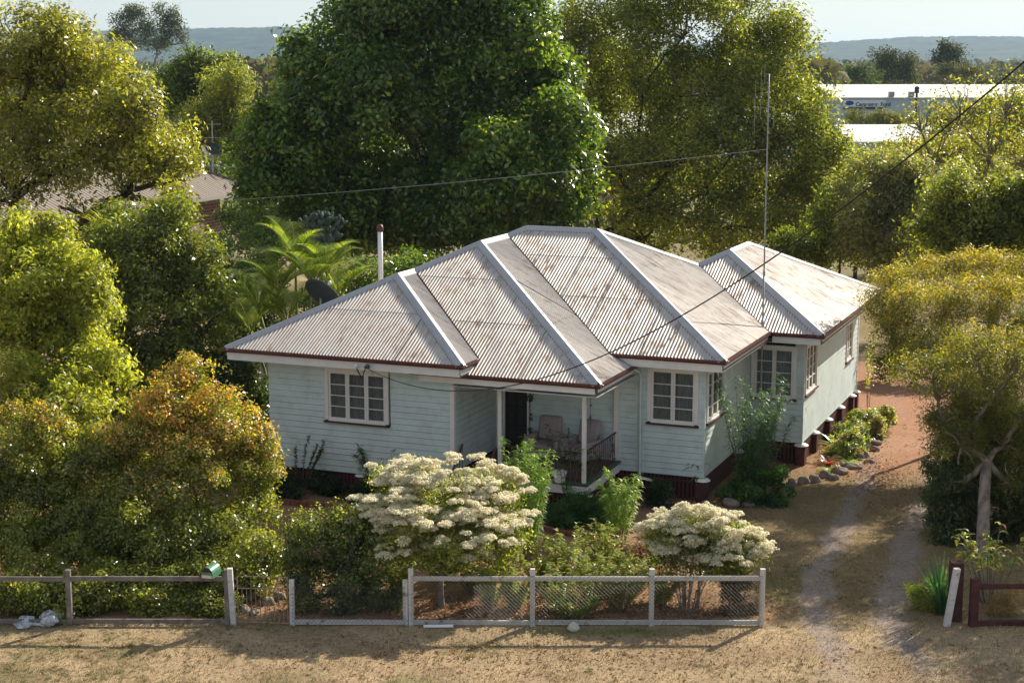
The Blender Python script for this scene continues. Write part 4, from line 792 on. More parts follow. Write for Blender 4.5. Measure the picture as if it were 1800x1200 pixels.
stemplant('fern_clump','fresh green fern clump inside the gate by the rockery','fern',P0(470,1045),.6,9,.4,.3,.05,LIME,92,8,.3,arch=.7)
# bed along the right wall
def Wp(x,y): p=H(x,y); p[2]=gz(p[0],p[1]); return p
rosette('bromeliad','red leaved bromeliad at the front corner of the right wall','bromeliad',Wp(14.75,9.2),34,.6,.07,[((.26,.05,.025),2),((.22,.1,.03),1),((.12,.14,.04),1)],101,.6)
rosette('bromeliad','tall red and green bromeliad against the maroon battens','bromeliad',Wp(14.7,10.7),30,.6,.075,[((.35,.06,.03),1),((.2,.24,.05),1)],102,.55)
rosette('bromeliad','yellow green spiky bromeliad against the right wall stump','bromeliad',Wp(14.65,11.4),26,.95,.09,[((.3,.36,.06),2),((.14,.2,.04),1)],103,.4)
rosette('bromeliad','low lime green spiky bromeliad near the driveway rocks','bromeliad',Wp(15.35,9.5),34,.55,.06,[((.28,.36,.06),2),((.14,.22,.04),1)],104,.7)
rosette('strap_lily','bright grassy lily among the driveway rocks at the house corner','lily',Wp(15.0,8.2),80,.5,.03,[((.14,.24,.04),1),((.22,.3,.06),1)],105,.75)
for i,(x,y,r,lb,pal) in enumerate(((15.1,10.6,.6,'pink flowering low bush by the right wall',[((.12,.17,.05),4),((.3,.33,.15),2),((.6,.2,.22),.5)]),(14.95,12.4,.7,'grey green leafy bush in the middle of the right wall bed',[((.14,.17,.08),3),((.24,.26,.14),2),((.08,.1,.04),2)]),(15.2,13.6,.55,'brownish dry bush further along the right wall bed',[((.2,.15,.07),2),((.14,.14,.05),2)]),(14.9,14.9,.6,'leafy green bush near the back of the right wall bed',[((.1,.13,.04),2),((.18,.2,.07),2)]),(15.2,16.2,.5,'pale weedy bush at the far end of the right wall bed',[((.24,.22,.09),2),((.14,.15,.05),2)]))):
    mound('bed_shrub',lb,'shrub',Wp(x,y),(r,r,r*.75),3000,(.11,.055),pal,110+i)
stemplant('creeper','yellow green creeper hanging on the far corner of the right wall','creeper',Wp(14.35,18.3),2.9,4,.25,.14,.1,[((.4,.38,.06),2),((.2,.24,.05),1)],117,30,.3,arch=.6)
# right front corner
rosette('strap_plant','dark green upright strap leaved plant beside the leaning white post','plant',P0(1655,1080),60,1.25,.06,[((.03,.08,.05),2),((.06,.12,.05),1)],121,.12,.35)
stemplant('leafy_shrub','pale branched shrub with large yellowing leaves behind the right fence','shrub',P0(1742,1060),1.75,13,1.0,.24,.09,[((.2,.24,.05),3),((.42,.38,.06),2),((.12,.16,.04),2),((.5,.2,.06),.3)],122,14,.5,arch=.7,stemr=.022)
mound('grass_tuft','dry straw coloured grass tuft under the low right rail','grass tuft',P0(1768,1080),(.3,.25,.4),700,(.4,.012),[((.4,.28,.12),2)],123,up=0,leafm=DRY)
mound('grass_tuft','weedy green grass tuft at the foot of the strap leaved plant','grass tuft',P0(1632,1070),(.4,.3,.4),1500,(.3,.014),[((.12,.16,.04),2),((.2,.19,.06),1)],124,up=0)
# ---------------------------------------------------------------- trees round the house
OLIVE=[((.21,.205,.034),3),((.145,.155,.027),3),((.29,.255,.048),1.6),((.08,.09,.02),1)]
YG=[((.24,.25,.042),3),((.16,.18,.032),3),((.31,.29,.06),1.5)]
DEEP=[((.065,.112,.02),4),((.10,.145,.026),3),((.04,.072,.014),2),((.19,.21,.035),1.3)]
def T(px,Y): p=at(px,600,Y); p[2]=gz(p[0],p[1]); return p
plant('bushy_tree','big olive green tree at the upper left in front of the neighbour roof','tree',T(40,57),px_lobes([(50,90,110,75),(150,120,90,60),(20,200,120,100),(150,220,120,90),(255,250,75,80),(80,290,110,45,0,.5),(220,320,55,45,0,.35),(305,290,38,50,0,.7),(150,365,60,20,0,.15),(20,330,60,50,0,.4),(310,350,30,30,0,.8)],56,1.1,1,1,.35),42000,(.19,.085),OLIVE,201,.32,twig=.22,per=11,leafm=LEAFG)
plant('bushy_tree','dark glossy green tree between the copper shrub and the palm','tree',T(290,50),px_lobes([(280,430,80,55),(350,470,50,60),(240,500,70,70),(320,540,75,65),(220,590,60,60),(330,610,65,50),(270,650,80,60),(388,530,22,25,-.5,.8),(385,620,25,40),(300,390,45,40),(200,700,60,60),(330,690,60,40),(180,440,50,50),(225,395,60,40,1),(205,520,50,60,-.5)],49,1.,.5,1,.4),42000,(.16,.075),[((.13,.15,.028),3),((.085,.11,.022),3),((.20,.20,.04),1.7)],202,.2,twig=.17,per=10,leafm=LEAFG)
plant('bushy_tree','bright yellow green tree at the left edge above the copper shrub','tree',T(60,45),px_lobes([(50,430,80,50),(120,470,65,50),(40,510,90,60),(130,550,65,65),(60,590,100,60),(150,630,55,50),(40,680,90,50),(120,690,60,40),(165,490,25,40),(90,730,110,50),(20,440,60,60),(170,560,45,60,1.5),(185,660,40,60,1)],43.5,1,.7,1,.5),42000,(.17,.07),YG,203,.2,twig=.16,per=10,droop=.5)
COP=[((.15,.165,.026),3),((.10,.12,.021),3),((.21,.2,.035),2)]
CTOP=[((.48,.22,.06),1.5),((.42,.28,.06),3),((.38,.14,.06),1),((.30,.28,.05),3)]
plant('copper_shrub','big rounded shrub with orange copper young leaves beside the letterbox','shrub',P0(330,1055),px_lobes([(335,665,60,40),(300,720,70,50),(390,730,65,55),(230,780,80,60),(330,800,110,75),(440,800,50,55),(455,850,45,50),(230,880,90,80),(350,900,120,80),(430,930,55,60),(260,960,95,75,-.6,1.3),(380,970,95,65,-.6,1.3),(220,1025,65,50,-1.2,1.5),(410,1025,60,45,-1.2,1.5),(330,1035,75,42,-1.3,1.5),(260,1060,65,30,-1.5,1.6),(470,985,30,50,-.8),(370,1065,60,25,-1.5,1.6),(300,1075,70,20,-1.6,1.6)],35.2,.9,.2,1,.62),115000,(.085,.05),COP,211,.05,leafm=LEAFG,top=CTOP,topz=.4,twig=.09,per=9,subk=1.1)
plant('copper_shrub','left hand shrub with bronze tipped leaves spilling over the grey fence','shrub',P0(80,1060),px_lobes([(60,760,90,60),(140,800,70,60),(30,850,90,80),(130,880,80,80),(50,960,90,70),(150,980,70,60),(70,1030,85,45,-1,1.5),(170,1035,45,40,-1,1.5),(-40,900,60,120),(110,1058,95,28,-1.3,1.6),(20,1055,65,28,-1.3,1.6),(200,950,50,60)],35,.9,.2,1,.62),80000,(.085,.05),COP,212,.05,leafm=LEAFG,top=CTOP,topz=.72,twig=.09,per=9)
plant('bushy_tree','huge dense dark green tree standing right behind the house','tree',T(750,73),px_lobes([(620,110,130,90),(720,30,140,80),(850,50,130,90),(560,230,110,90),(690,180,130,100),(820,190,130,100),(940,130,90,90),(500,300,85,80),(620,330,120,90),(760,310,130,100),(900,300,120,90),(980,220,65,70),(560,400,80,55),(680,420,110,55),(820,410,130,60),(960,390,90,55),(740,-60,160,80),(470,240,45,60),(1010,330,45,60),(520,110,35,50),(450,330,40,45),(905,40,80,70),(1030,250,35,50)],71,.8,2,.9,.22),130000,(.28,.145),DEEP,221,.5,twig=.3,per=10,leafm=LEAFG,subk=1.1,fill=.2)
plant('spreading_tree','tall spreading tree with dark visible limbs behind the right side of the roof','tree',T(1050,82),px_lobes([(1080,50,100,70),(1200,20,130,70),(1320,50,80,75),(1130,140,90,60),(1250,150,120,70),(1370,160,75,70),(1440,220,50,55),(1290,250,110,60),(1400,280,80,60),(1180,280,100,50),(1320,340,100,50),(1430,350,60,50),(1160,370,80,40,0,.7),(1270,400,110,45),(1400,410,60,50),(1220,-60,160,70),(1020,70,50,90),(1480,280,40,50),(1120,240,60,40,0,.6),(1130,420,70,30,0,.6),(1180,210,60,50),(1330,240,80,50),(1370,90,60,60),(1060,160,60,70,2,.8),(1450,300,60,60),(1060,210,55,55,1,1.2),(1090,290,70,50,1,1.1),(1035,290,40,50,2,1),(1240,330,80,50),(1120,360,60,40,1)],81,1,2.6,.95,.3),108000,(.23,.1),[((.15,.165,.03),3),((.105,.125,.024),3),((.23,.22,.04),2),((.055,.07,.015),1)],231,.25,fork=at(1052,415,82),twig=.3,per=9,fill=.1,twigs=9,thin=.4,lean=.2,subk=1.1,srange=(.22,.4))
plant('bushy_tree','yellow green sunlit shrub tree just behind the rear roof corner','tree',T(1480,66),px_lobes([(1450,400,40,40),(1510,370,40,45),(1480,440,55,35),(1410,445,45,30),(1540,440,45,35),(1380,430,30,25),(1465,345,30,25)],66,.85,1),13000,(.17,.08),[((.16,.18,.035),3),((.10,.12,.025),3),((.05,.07,.018),2)],232,.1)
GREY=[((.16,.17,.07),3),((.11,.125,.05),3),((.22,.21,.09),1.5),((.17,.13,.08),1)]
for i,(nm,lb,bx,Y,lo,n,pal) in enumerate((('bushy_tree','grey green fine leaved tree beyond the driveway',1570,64,[(1560,320,85,45),(1620,340,70,55),(1540,380,70,50),(1600,410,80,50),(1520,420,45,35),(1560,455,60,25)],26000,GREY),('bushy_tree','dull olive tree behind the paperbark crown',1735,51,[(1680,360,60,50),(1740,400,70,50),(1660,420,60,40),(1790,360,50,60),(1780,420,40,40),(1830,400,50,50),(1850,340,50,50)],24000,[((.12,.14,.03),3),((.17,.17,.04),2),((.07,.085,.02),2)]),('bushy_tree','low yellow green tree in front of the white shed roof',1500,88,[(1490,300,50,32),(1560,290,60,28),(1530,305,60,35),(1460,330,30,40)],12000,YG))):
    plant(nm,lb,'tree',T(bx,Y),px_lobes(lo,Y),n,(.17,.07),pal,240+i,.12,twig=.2,per=9,fill=.2)
plant('sparse_tree','nearly bare pale limbed tree with scattered yellow leaves at the upper right','tree',T(1745,79),px_lobes([(1620,205,55,35,0,.45),(1690,190,60,50,0,.5),(1770,180,50,60,0,.8),(1650,270,70,50),(1740,260,60,60),(1800,280,50,60),(1640,330,60,40),(1710,340,60,50),(1780,360,50,40),(1600,260,40,50)],79),4200,(.2,.1),[((.2,.2,.05),3),((.13,.15,.04),3),((.26,.18,.05),1)],251,.22,fork=at(1748,420,79),bark=BARKG,twig=.35,per=4,fill=.3,twigs=14,thin=.5,lean=.1)
# paperbark by the driveway
GOLD=[((.11,.12,.028),3),((.08,.09,.022),3),((.17,.145,.035),2)]
GT=[((.36,.26,.05),3),((.28,.22,.045),3),((.2,.18,.04),3)]
pb=P0(1728,985)
plant('paperbark_tree','golden tipped paperbark tree with pale peeling trunk beside the driveway','tree',pb,px_lobes([(1590,500,55,38,5),(1660,480,70,35,5.5),(1740,480,65,38,5.5),(1800,490,50,45,4.5),(1555,550,48,40,4.5),(1620,550,70,45,3.5),(1700,540,75,50,3),(1780,550,60,55,2),(1570,600,45,30,4,.8),(1640,610,60,40,2.5,.7),(1720,610,60,40,0,.6),(1790,630,45,50,0,.7),(1600,650,50,25,0,.35),(1690,670,40,30,0,.4),(1800,720,40,40,0,.6),(1690,780,50,35,0,.5),(1760,780,50,40,.3,.7),(1650,690,50,30,0,.4),(1740,690,60,40,.3,.6),(1790,800,40,40,.4,.7),(1770,650,70,70,1.5),(1740,740,75,55,1.5),(1690,730,40,40,1.2,.7),(1640,650,60,35,1,.6),(1700,765,60,40,.4,.8),(1660,735,40,30,.6,.6),(1775,850,40,35,-.1,.5),(1695,845,28,25,.2,.4),(1770,760,50,50,.5,.7)],38.8,1.,.3,1,.3),80000,(.11,.022),GOLD,261,.15,fork=at(1735,812,39.1),bark=BARKP,top=GT,topz=.5,twig=.11,per=12,fill=.1,twigs=7,thin=.35,subk=1.2,droop=-.2)
plant('hedge_shrub','dark dense hedge shrub behind the paperbark trunk','shrub',P0(1750,985),px_lobes([(1690,880,42,60,.8),(1760,840,60,60,1.2),(1800,900,45,70,.6),(1680,950,35,45,.6),(1740,950,60,50,1),(1720,800,70,55,2),(1790,780,50,60,2),(1665,850,35,50,1.5),(1650,900,25,40,1),(1665,960,25,40,.2),(1760,960,50,45,.6),(1800,930,40,60,.8)],38.7,.9),46000,(.1,.05),[((.03,.05,.012),3),((.05,.075,.018),2),((.09,.10,.02),1)],262,.06,twig=.1,leafm=LEAFG)
plant('hedge_shrub','dull green shrub in shade at the far bend of the driveway','shrub',T(1600,62),px_lobes([(1560,640,35,25),(1620,620,60,40),(1690,640,50,45),(1740,700,45,45,-4)],62),10000,(.15,.06),[((.06,.06,.02),3),((.09,.09,.03),2),((.13,.1,.05),1)],263,.08,twig=.14)
plant('shade_shrub','dark shrub in the shade against the left end wall of the house','shrub',T(430,49.5),px_lobes([(430,690,45,40),(450,750,30,60),(425,800,50,50),(400,650,40,35)],49.5),14000,(.14,.06),[((.05,.075,.018),3),((.03,.05,.012),2),((.12,.15,.03),.8)],264,.07,twig=.12,leafm=LEAFG)
plant('shade_shrub','dark leafy thicket filling the gap beneath the palm','shrub',T(470,58),px_lobes([(430,520,55,50),(500,600,90,40),(440,590,60,50),(590,540,60,40),(470,420,50,50,4),(400,470,40,70),(430,400,50,40,6),(460,470,60,50,2),(400,560,50,60,-3),(640,500,70,45,-1),(720,480,60,40,0),(570,545,60,40,-2)],60),32000,(.16,.07),DEEP,265,.08,twig=.14,leafm=LEAFG)
# palm
def palm(base,seed):
    t=thing('golden_palm','sunlit golden cane palm with arching fronds behind the left roof slope','palm',base); rng=np.random.default_rng(seed); V0=[];F0=[];K0=[];off=0; st=MB(); ra=MB()
    heads=[(490,490,51.5,10),(548,475,51,10),(455,520,51.5,8),(598,500,52,8),(520,440,52.5,9),(575,460,52,8),(505,545,51,8),(440,560,51.5,6)]
    for px,py,Y,nf in heads:
        hp=at(px,py+25,Y)-base; b=np.array([hp[0]*.45,hp[1]*.45,0]); st.tube(bez(b,np.array([hp[0]*.6,hp[1]*.6,hp[2]*.6]),hp,5,random.Random(int(px)),.02),[.07,.06,.055,.05,.045,.05],7)
        for k in range(nf):
            a=2*math.pi*k/nf+rng.uniform(-.4,.4); L=rng.uniform(1.5,2.2); up=rng.uniform(1.0,3.0); d=np.array([math.cos(a),math.sin(a)*.9,up]); d/=np.linalg.norm(d); p=hp.copy(); pts=[p.copy()]; n=15
            for i in range(n): d=d+np.array([0,0,-.045-.0095*i]); d/=np.linalg.norm(d); p=p+d*L/n; pts.append(p.copy())
            ra.tube(pts,[.022*(1-i/18) for i in range(n+1)],4,False); pts=np.array(pts); m=48; s=np.linspace(.12,.99,m); idx=s*n; i0=idx.astype(int); fr=(idx-i0)[:,None]; Q=pts[i0]*(1-fr)+pts[np.minimum(i0+1,n)]*fr; tg=unit(pts[np.minimum(i0+1,n)]-pts[i0]); sd_=unit(np.cross(tg,np.array([0,0,1.]))); upv=np.cross(sd_,tg)
            for sg in (1,-1):
                dr=unit(sd_*sg+tg*.75+upv*.28); ll=.62*np.sin(np.pi*np.clip(s*.9+.12,0,1))**.7*rng.uniform(.85,1.1,m)
                col=pick(rng,[((.19,.235,.035),3),((.12,.175,.03),4),((.29,.28,.05),1.2),((.06,.10,.022),2.5)],m)*rng.uniform(.8,1.15)
                V,F,K=blades(Q,dr,ll,np.full(m,.024),col,4,.16); V0.append(V);F0.append(F+off);K0.append(K);off+=len(V)
    link('fronds',np_mesh('fronds',np.concatenate(V0),np.concatenate(F0),np.concatenate(K0)),LEAF,t); st.build('stem',mat('palm cane',(.2,.22,.08),.6,.3,nscale=6,namt=.3),t,None,True); ra.build('rachis',mat('frond rib',(.28,.28,.08),.6,.3),t,None,True)
palm(T(520,51.5),271)
rosette('spiky_palm','pale spiky yucca rosette between the left trees','yucca',at(195,415,52),34,1.3,.07,[((.36,.34,.06),2),((.12,.15,.05),1)],272,.25)
rosette('spiky_palm','sunlit yellow palm leaf tuft under the neighbour eave at left','palm',at(110,405,55),30,1.3,.09,[((.42,.4,.06),2),((.2,.2,.05),1)],273,.3)
# prickly pear
cb=T(565,60); t=thing('prickly_pear','tall grey green prickly pear cactus behind the palm','cactus',cb); CM=mat('cactus skin',(.075,.1,.08),.7,.2,nscale=5,namt=.25); rnd=random.Random(5)
q=[(at(565,455,60)-cb,0,.5)]; m=MB(); m.tube([(0,0,0),tuple(q[0][0])],[.14,.1],8); pads=[]
def pads_up(p,a,s,lv):
    c=p+np.array([math.sin(a)*s,rnd.uniform(-.12,.12),math.cos(a)*s]); b=len(m.v); m.blob((0,0,0),(s*.55,.08,s),lv*9+int(a*10),7,.06); ca,sa=math.cos(a),math.sin(a); tw=rnd.uniform(-.7,.7)
    for i in range(b,len(m.v)): x,y,z=m.v[i]; x,y=x*math.cos(tw)-y*math.sin(tw),x*math.sin(tw)+y*math.cos(tw); m.v[i]=(c[0]+x*ca+z*sa,c[1]+y,c[2]-x*sa+z*ca)
    if lv<5:
        e=c+np.array([math.sin(a)*s*.9,0,math.cos(a)*s*.9])
        for da in ((-.5,.45) if lv!=1 else (-.8,0,.75)):
            if rnd.random()<.8 or lv<2: pads_up(e,a*.7+da+rnd.uniform(-.2,.2),s*.88,lv+1)
pads_up(q[0][0]-np.array([0,0,.2]),0,.24,0); m.build('pads',CM,t,None,True)

plant('bushy_tree','olive tree on the neighbouring block right of the paperbark','tree',(16.3,41.5,0),[[16,41.2,5.4,2.2,2.2,1.5,1],[17.3,42.5,6.2,2,2,1.5,1],[15.4,42.6,4.2,1.6,1.6,1.2,1],[17,40.4,4.4,1.7,1.7,1.3,1],[15.2,43.5,5.2,1.4,1.4,1.1,1]],20000,(.14,.05),OLIVE,281,.16,twig=.16)

plant('bushy_tree','leafy tree on the neighbouring block close to the right fence','tree',(15.2,37.2,0),[[14.6,37.2,4.4,1.9,1.9,1.2,1],[15.9,37.8,5.2,1.8,1.8,1.2,1],[14.9,36.2,3.4,1.3,1.3,1,1],[16.2,36.6,3.8,1.5,1.5,1,1]],9000,(.15,.05),OLIVE,282,.14,twig=.2)
plant('bushy_tree','taller tree further back on the neighbouring block at right','tree',(18.5,47,0),[[18,46.8,7,2.6,2.4,1.7,1],[19.6,48,8.2,2.4,2.2,1.7,1],[17.2,47.6,5.6,2,1.9,1.4,1],[19,45.6,5.8,2,1.9,1.5,1],[17,46,4.6,1.5,1.5,1.2,1]],24000,(.16,.06),OLIVE,283,.2,twig=.22)
plant('hedge_shrub','olive shrubs leaning over the right edge of the driveway','shrub',gnd(1690,900),px_lobes([(1660,760,35,40),(1700,800,45,60),(1650,820,25,35,-1),(1690,860,30,40,-1.5),(1740,760,50,50,1)],45,.9),15000,(.1,.035),[((.10,.11,.03),3),((.07,.085,.022),3),((.16,.14,.045),1.5)],284,.05,twig=.12)
# ---------------------------------------------------------------- neighbour house
ez=5.0; A_=gnd(110,384,ez); B_=gnd(370,346,ez); d_=(B_-A_); d_[2]=0; Ln=np.linalg.norm(d_); d_/=Ln; ang=math.atan2(d_[1],d_[0])
nb=thing('brick_house','brick neighbour house with tan ribbed metal roof behind the left trees','house',(B_[0],B_[1],0),ang)
V=[];Fq=[];UVn=[]; x0,x1,dep,ri=-24.,5.2,11.5,2.75; 
def rib(poly,eu,ev,n):
    eu,ev,n=Vector(eu),Vector(ev),Vector(n); u=min(p[0] for p in poly)+.001; um=max(p[0] for p in poly); k=0; prev=None
    while u<um:
        xs=[]
        for i in range(len(poly)):
            (a,b),(c,d)=poly[i],poly[(i+1)%len(poly)]
            if (a<=u<c) or (c<=u<a): xs.append(b+(d-b)*(u-a)/(c-a))
        xs.sort(); o=n*(.03 if k%4 in (0,1) else 0)
        ids=[]
        for s in xs[:2]: ids.append(len(V)); V.append(tuple(Vector((0,0,ez))+eu*u+ev*s+o)); UVn.append((u,s))
        if prev and len(ids)==2: Fq.append((prev[0],ids[0],ids[1],prev[1]))
        prev=ids if len(ids)==2 else None; u+=(.045,.03,.17,.03)[k%4]; k+=1
tp=ri/(dep/2); rib([(x0,0),(x1,0),(x1-dep/2,dep/2),(x0,dep/2)],(1,0,0),(0,1,tp),Vector((0,-tp,1)).normalized()); n1_=len(V)
V2=V; 
def rib_at(origin,*a):
    b=len(V); rib(*a)
    for i in range(b,len(V)): V[i]=tuple(Vector(V[i])+Vector(origin))
rib_at((x1,0,0),[(0,0),(dep,0),(dep/2,dep/2)],(0,1,0),(-1,0,tp),Vector((tp,0,1)).normalized()); rib_at((0,dep,0),[(x0,0),(x1,0),(x1-dep/2,dep/2),(x0,dep/2)],(1,0,0),(0,-1,tp),Vector((0,tp,1)).normalized())
nr_=link('roof',np_mesh('roof',V,Fq,None,False,np.array(UVn)),TANROOF,nb)
m=MB(); m.box(x0,x1+.02,-.12,-.01,ez-.16,ez+.0); m.box(x1+.02,x1+.13,-.12,dep,ez-.16,ez+.0); m.build('gutter',mat('grey gutter',(.32,.31,.3),.5,.4),nb)
m=MB(); m.obox((x1,0,ez+.05),(x1-dep/2,dep/2,ez+ri+.05),.25,.05); m.obox((x0,dep/2,ez+ri+.05),(x1-dep/2,dep/2,ez+ri+.05),.3,.05); m.build('ridge_cap',TANROOF,nr_)
def brickmat():
    mm=bpy.data.materials.new('brown brick'); mm.use_nodes=True; t=mm.node_tree; p=t.nodes['Principled BSDF']; b=t.nodes.new('ShaderNodeTexBrick'); b.inputs['Color1'].default_value=(.19,.105,.075,1); b.inputs['Color2'].default_value=(.12,.07,.055,1); b.inputs['Mortar'].default_value=(.3,.26,.22,1); b.inputs['Scale'].default_value=1; b.inputs['Brick Width'].default_value=.4; b.inputs['Row Height'].default_value=.16; b.inputs['Mortar Size'].default_value=.018
    tc=t.nodes.new('ShaderNodeTexCoord'); sp=t.nodes.new('ShaderNodeSeparateXYZ'); ad=t.nodes.new('ShaderNodeMath'); cb_=t.nodes.new('ShaderNodeCombineXYZ'); L=t.links.new; L(tc.outputs['Object'],sp.inputs[0]); L(sp.outputs[0],ad.inputs[0]); L(sp.outputs[1],ad.inputs[1]); L(ad.outputs[0],cb_.inputs[0]); L(sp.outputs[2],cb_.inputs[1]); L(cb_.outputs[0],b.inputs[0]); L(b.outputs[0],p.inputs['Base Color']); p.inputs['Roughness'].default_value=.9; return mm
BRM=brickmat(); m=MB(); m.box(x0+.6,-1.9,.9,dep-.6,-2,ez-.1); m.box(-1.9,x1-.6,2.2,dep-.6,-2,ez-.1); m.build('wall',BRM,nb); m=MB(); m.box(-1.1,.2,.55,1.3,-2,ez-.15); m.build('brick_pier',BRM,nb)
m=MB(); m.box(x0+.1,x1-.1,.1,.6,ez-.12,ez-.08); m.build('soffit',TRIM,nb)
m=MB(); m.box(-14,-4,.86,.92,1.5,4.2); wn=m.build('window',GLASSM,nb)
# neighbour antenna and dish
ab=at(375,300,B_[1]+4); t=thing('roof_antenna','tripod mounted television antenna on the neighbour roof','antenna',ab); m=MB(); mh=at(375,212,B_[1]+4)[2]-ab[2]; m.tube([(0,0,-.3),(0,0,mh)],.03,6); m.build('pole',GALVP,t)
for dx,dy in ((-.7,.3),(.75,.3),(.0,-.8)): m=MB(); m.tube([(dx,dy,-.75),(0,0,.35)],.025,5); m.build('leg',GALVP,t)
m=MB(); m.tube([(-1.5,0,.25),(1.3,-.2,.18)],.035,5); m.build('boom',GALVP,t)
for z in (mh-.2,mh-.9,mh-1.7): m=MB(); m.tube([(-.45,0,z),(.45,.1,z)],.015,4); m.build('element',GALVP,t)
db=at(372,266,B_[1]+3.4); t=thing('satellite_dish','round dark satellite dish on the neighbour roof','satellite dish',db); V=[];Fc=[]; q=Vector((.25,-.6,.75)).normalized().to_track_quat('Z','Y')
for i in range(6):
    r=.52*i/5
    for k in range(22): a=2*math.pi*k/22; V.append(tuple(q@Vector((r*math.cos(a),r*math.sin(a),.5*r*r))))
for i in range(5):
    for k in range(22): k2=(k+1)%22; Fc.append((i*22+k,(i+1)*22+k,(i+1)*22+k2,i*22+k2))
link('dish',np_mesh('dish',V,Fc,None,True),DISHM,t); MB().tube([(0,0.05,-1.0),(0,.05,0)],.03,6).build('mast',GALVP,t)
# ---------------------------------------------------------------- sheds at the right
def shed(name,label,cx,cy,wx,dy,ev,rg,rz=0,rm=WHITEROOF):
    t=thing(name,label,'shed',(cx,cy,0),rz); m=MB(); m.box(-wx/2,wx/2,-dy/2,dy/2,-1,ev); m.build('wall',SHEDW,t)
    m=MB(); o=.4; a=.12; sec=[(-dy/2-o,ev-.05),(0,rg),(dy/2+o,ev-.05),(dy/2+o,ev+a-.05),(0,rg+a),(-dy/2-o,ev+a-.05)]; m.prism([(-wx/2-o,y,z) for y,z in sec],(1,0,0),wx+2*o); return t,m.build('roof',rm,t)
YS=262.; a0=at(1470,172,YS); xw=at(1560,172,YS)
t,r_=shed('industrial_shed','long white roofed industrial shed with a blue sign far right',a0[0]+44,YS+15,88,30,a0[2],at(1600,150,YS+15)[2],0)
s=YS/FPX; xl=at(1488,0,YS)[0]-(a0[0]+44); xr=at(1563,0,YS)[0]-(a0[0]+44); zt=at(0,177,YS)[2]; zb=at(0,188,YS)[2]
sg=MB(); sg.box(xl,xr,-15.25,-15.05,zb-.3,zt+.1); sgo=sg.build('sign_board',SIGNW,t); sg=MB(); sg.box(xl,xr,-15.32,-15.26,zb-.36,zb-.0); sg.build('sign_band',SIGNB,sgo)
def oval(x,z,rx,rz_): m=MB(); m.prism([(x+rx*math.cos(a),-15.29,z+rz_*math.sin(a)) for a in np.linspace(0,2*math.pi,20,endpoint=False)],(0,1,0),.035); return m.build('logo_oval',SIGNO,sgo)
oval(xl+.95,(zb+zt)/2+.1,.72,.36)
def text(body,x,z,size,parent,y=-15.28):
    c=bpy.data.curves.new('lettering','FONT'); c.body=body; c.size=size; c.extrude=.01; c.offset=.025; o=bpy.data.objects.new('lettering',c); COL.objects.link(o); bpy.context.view_layer.update()
    me=bpy.data.meshes.new_from_object(o.evaluated_get(bpy.context.evaluated_depsgraph_get())); bpy.data.objects.remove(o); me.transform(__import__('mathutils').Matrix.Rotation(math.pi/2,4,'X')); q=link('lettering',me,SIGNB,parent); q.data.materials.clear(); q.data.materials.append(SIGNB); q.location=(x,y,z); return q
text('Carpenter  Ford',xl+1.95,zb+.12,.83,sgo)
x2=at(1636,0,YS)[0]-(a0[0]+44); m=MB(); m.box(x2,x2+4,-15.25,-15.05,zb-.2,zt+.1); s2=m.build('sign_board',SIGNW,t); m=MB(); m.box(x2+2.4,x2+4,-15.32,-15.26,zb-.2,zb+.1); m.build('sign_band',SIGNB,s2); oval(x2+.8,(zb+zt)/2,.6,.33)
for px in (1569,1604): v=at(px,170,YS-1); m=MB(); m.box(v[0]-a0[0]-44-.4,v[0]-a0[0]-44+.4,-15.6,-14.6,a0[2]+.15,a0[2]+.95); m.build('roof_vent',mat('vent grey',(.3,.3,.32),.6,.3),t)
v=at(1611,176,YS-4); m=MB(); m.tube([(v[0],v[1],0),(v[0],v[1],at(0,152,YS-4)[2])],.18,8); m.tube([(v[0],v[1],at(0,164,YS-4)[2]),(v[0],v[1],at(0,153,YS-4)[2])],.36,8); o=m.build('flue',BLACKM); tag(o,'dark flue pipe standing in front of the far industrial shed','flue')
b0=at(1500,250,172); b1=at(1725,250,172)
shed('flat_shed','low gleaming white roofed shed behind the right hand trees',(b0[0]+b1[0])/2,172+9,b1[0]-b0[0],18,b0[2],at(0,221,181)[2])
g0=at(1470,205,150); shed('small_shed','small white gabled shed glimpsed left of the long shed',g0[0]+.3,200,3.5,9,at(1470,205,200)[2]-.3,at(1470,190,200)[2],R(60))
g0=at(1045,225,140); shed('small_shed','pale roofed shed glimpsed between the two big trees',g0[0],150,9,14,g0[2]-.9,g0[2]+.9)
g0=at(265,130,330); shed('long_roof','pale long low roof beyond the left trees below the gum',g0[0],340,16,12,g0[2]-.6,g0[2]+.3)
# ---------------------------------------------------------------- far trees
GUM=[((.075,.095,.045),3),((.05,.07,.03),3),((.11,.12,.05),1)]
def ftree(name,label,px,Y,lo,n,leaf,pal,seed,tr,fork=None,group=None,bark=None,**kw):
    kw.setdefault('twig',leaf[0]*1.1); return plant(name,label,'tree',T(px,Y),px_lobes(lo,Y),n,leaf,pal,seed,tr,fork,FARLEAF if Y>150 else LEAF,bark or BARKG,group,**kw)
ftree('gum_tree','tall twin trunked gum tree standing alone on the upper left skyline',265,360,[(225,35,25,22),(250,65,28,24),(215,55,22,16),(288,25,22,16),(300,55,28,20),(275,80,20,16),(315,50,15,12),(240,25,20,14),(205,65,14,10),(262,45,14,12),(320,70,10,8)],7500,(.6,.26),[((.11,.13,.05),3),((.075,.095,.04),3),((.16,.16,.06),1)],301,.4,fork=at(268,128,360),fill=.15,twigs=8,subk=.6)
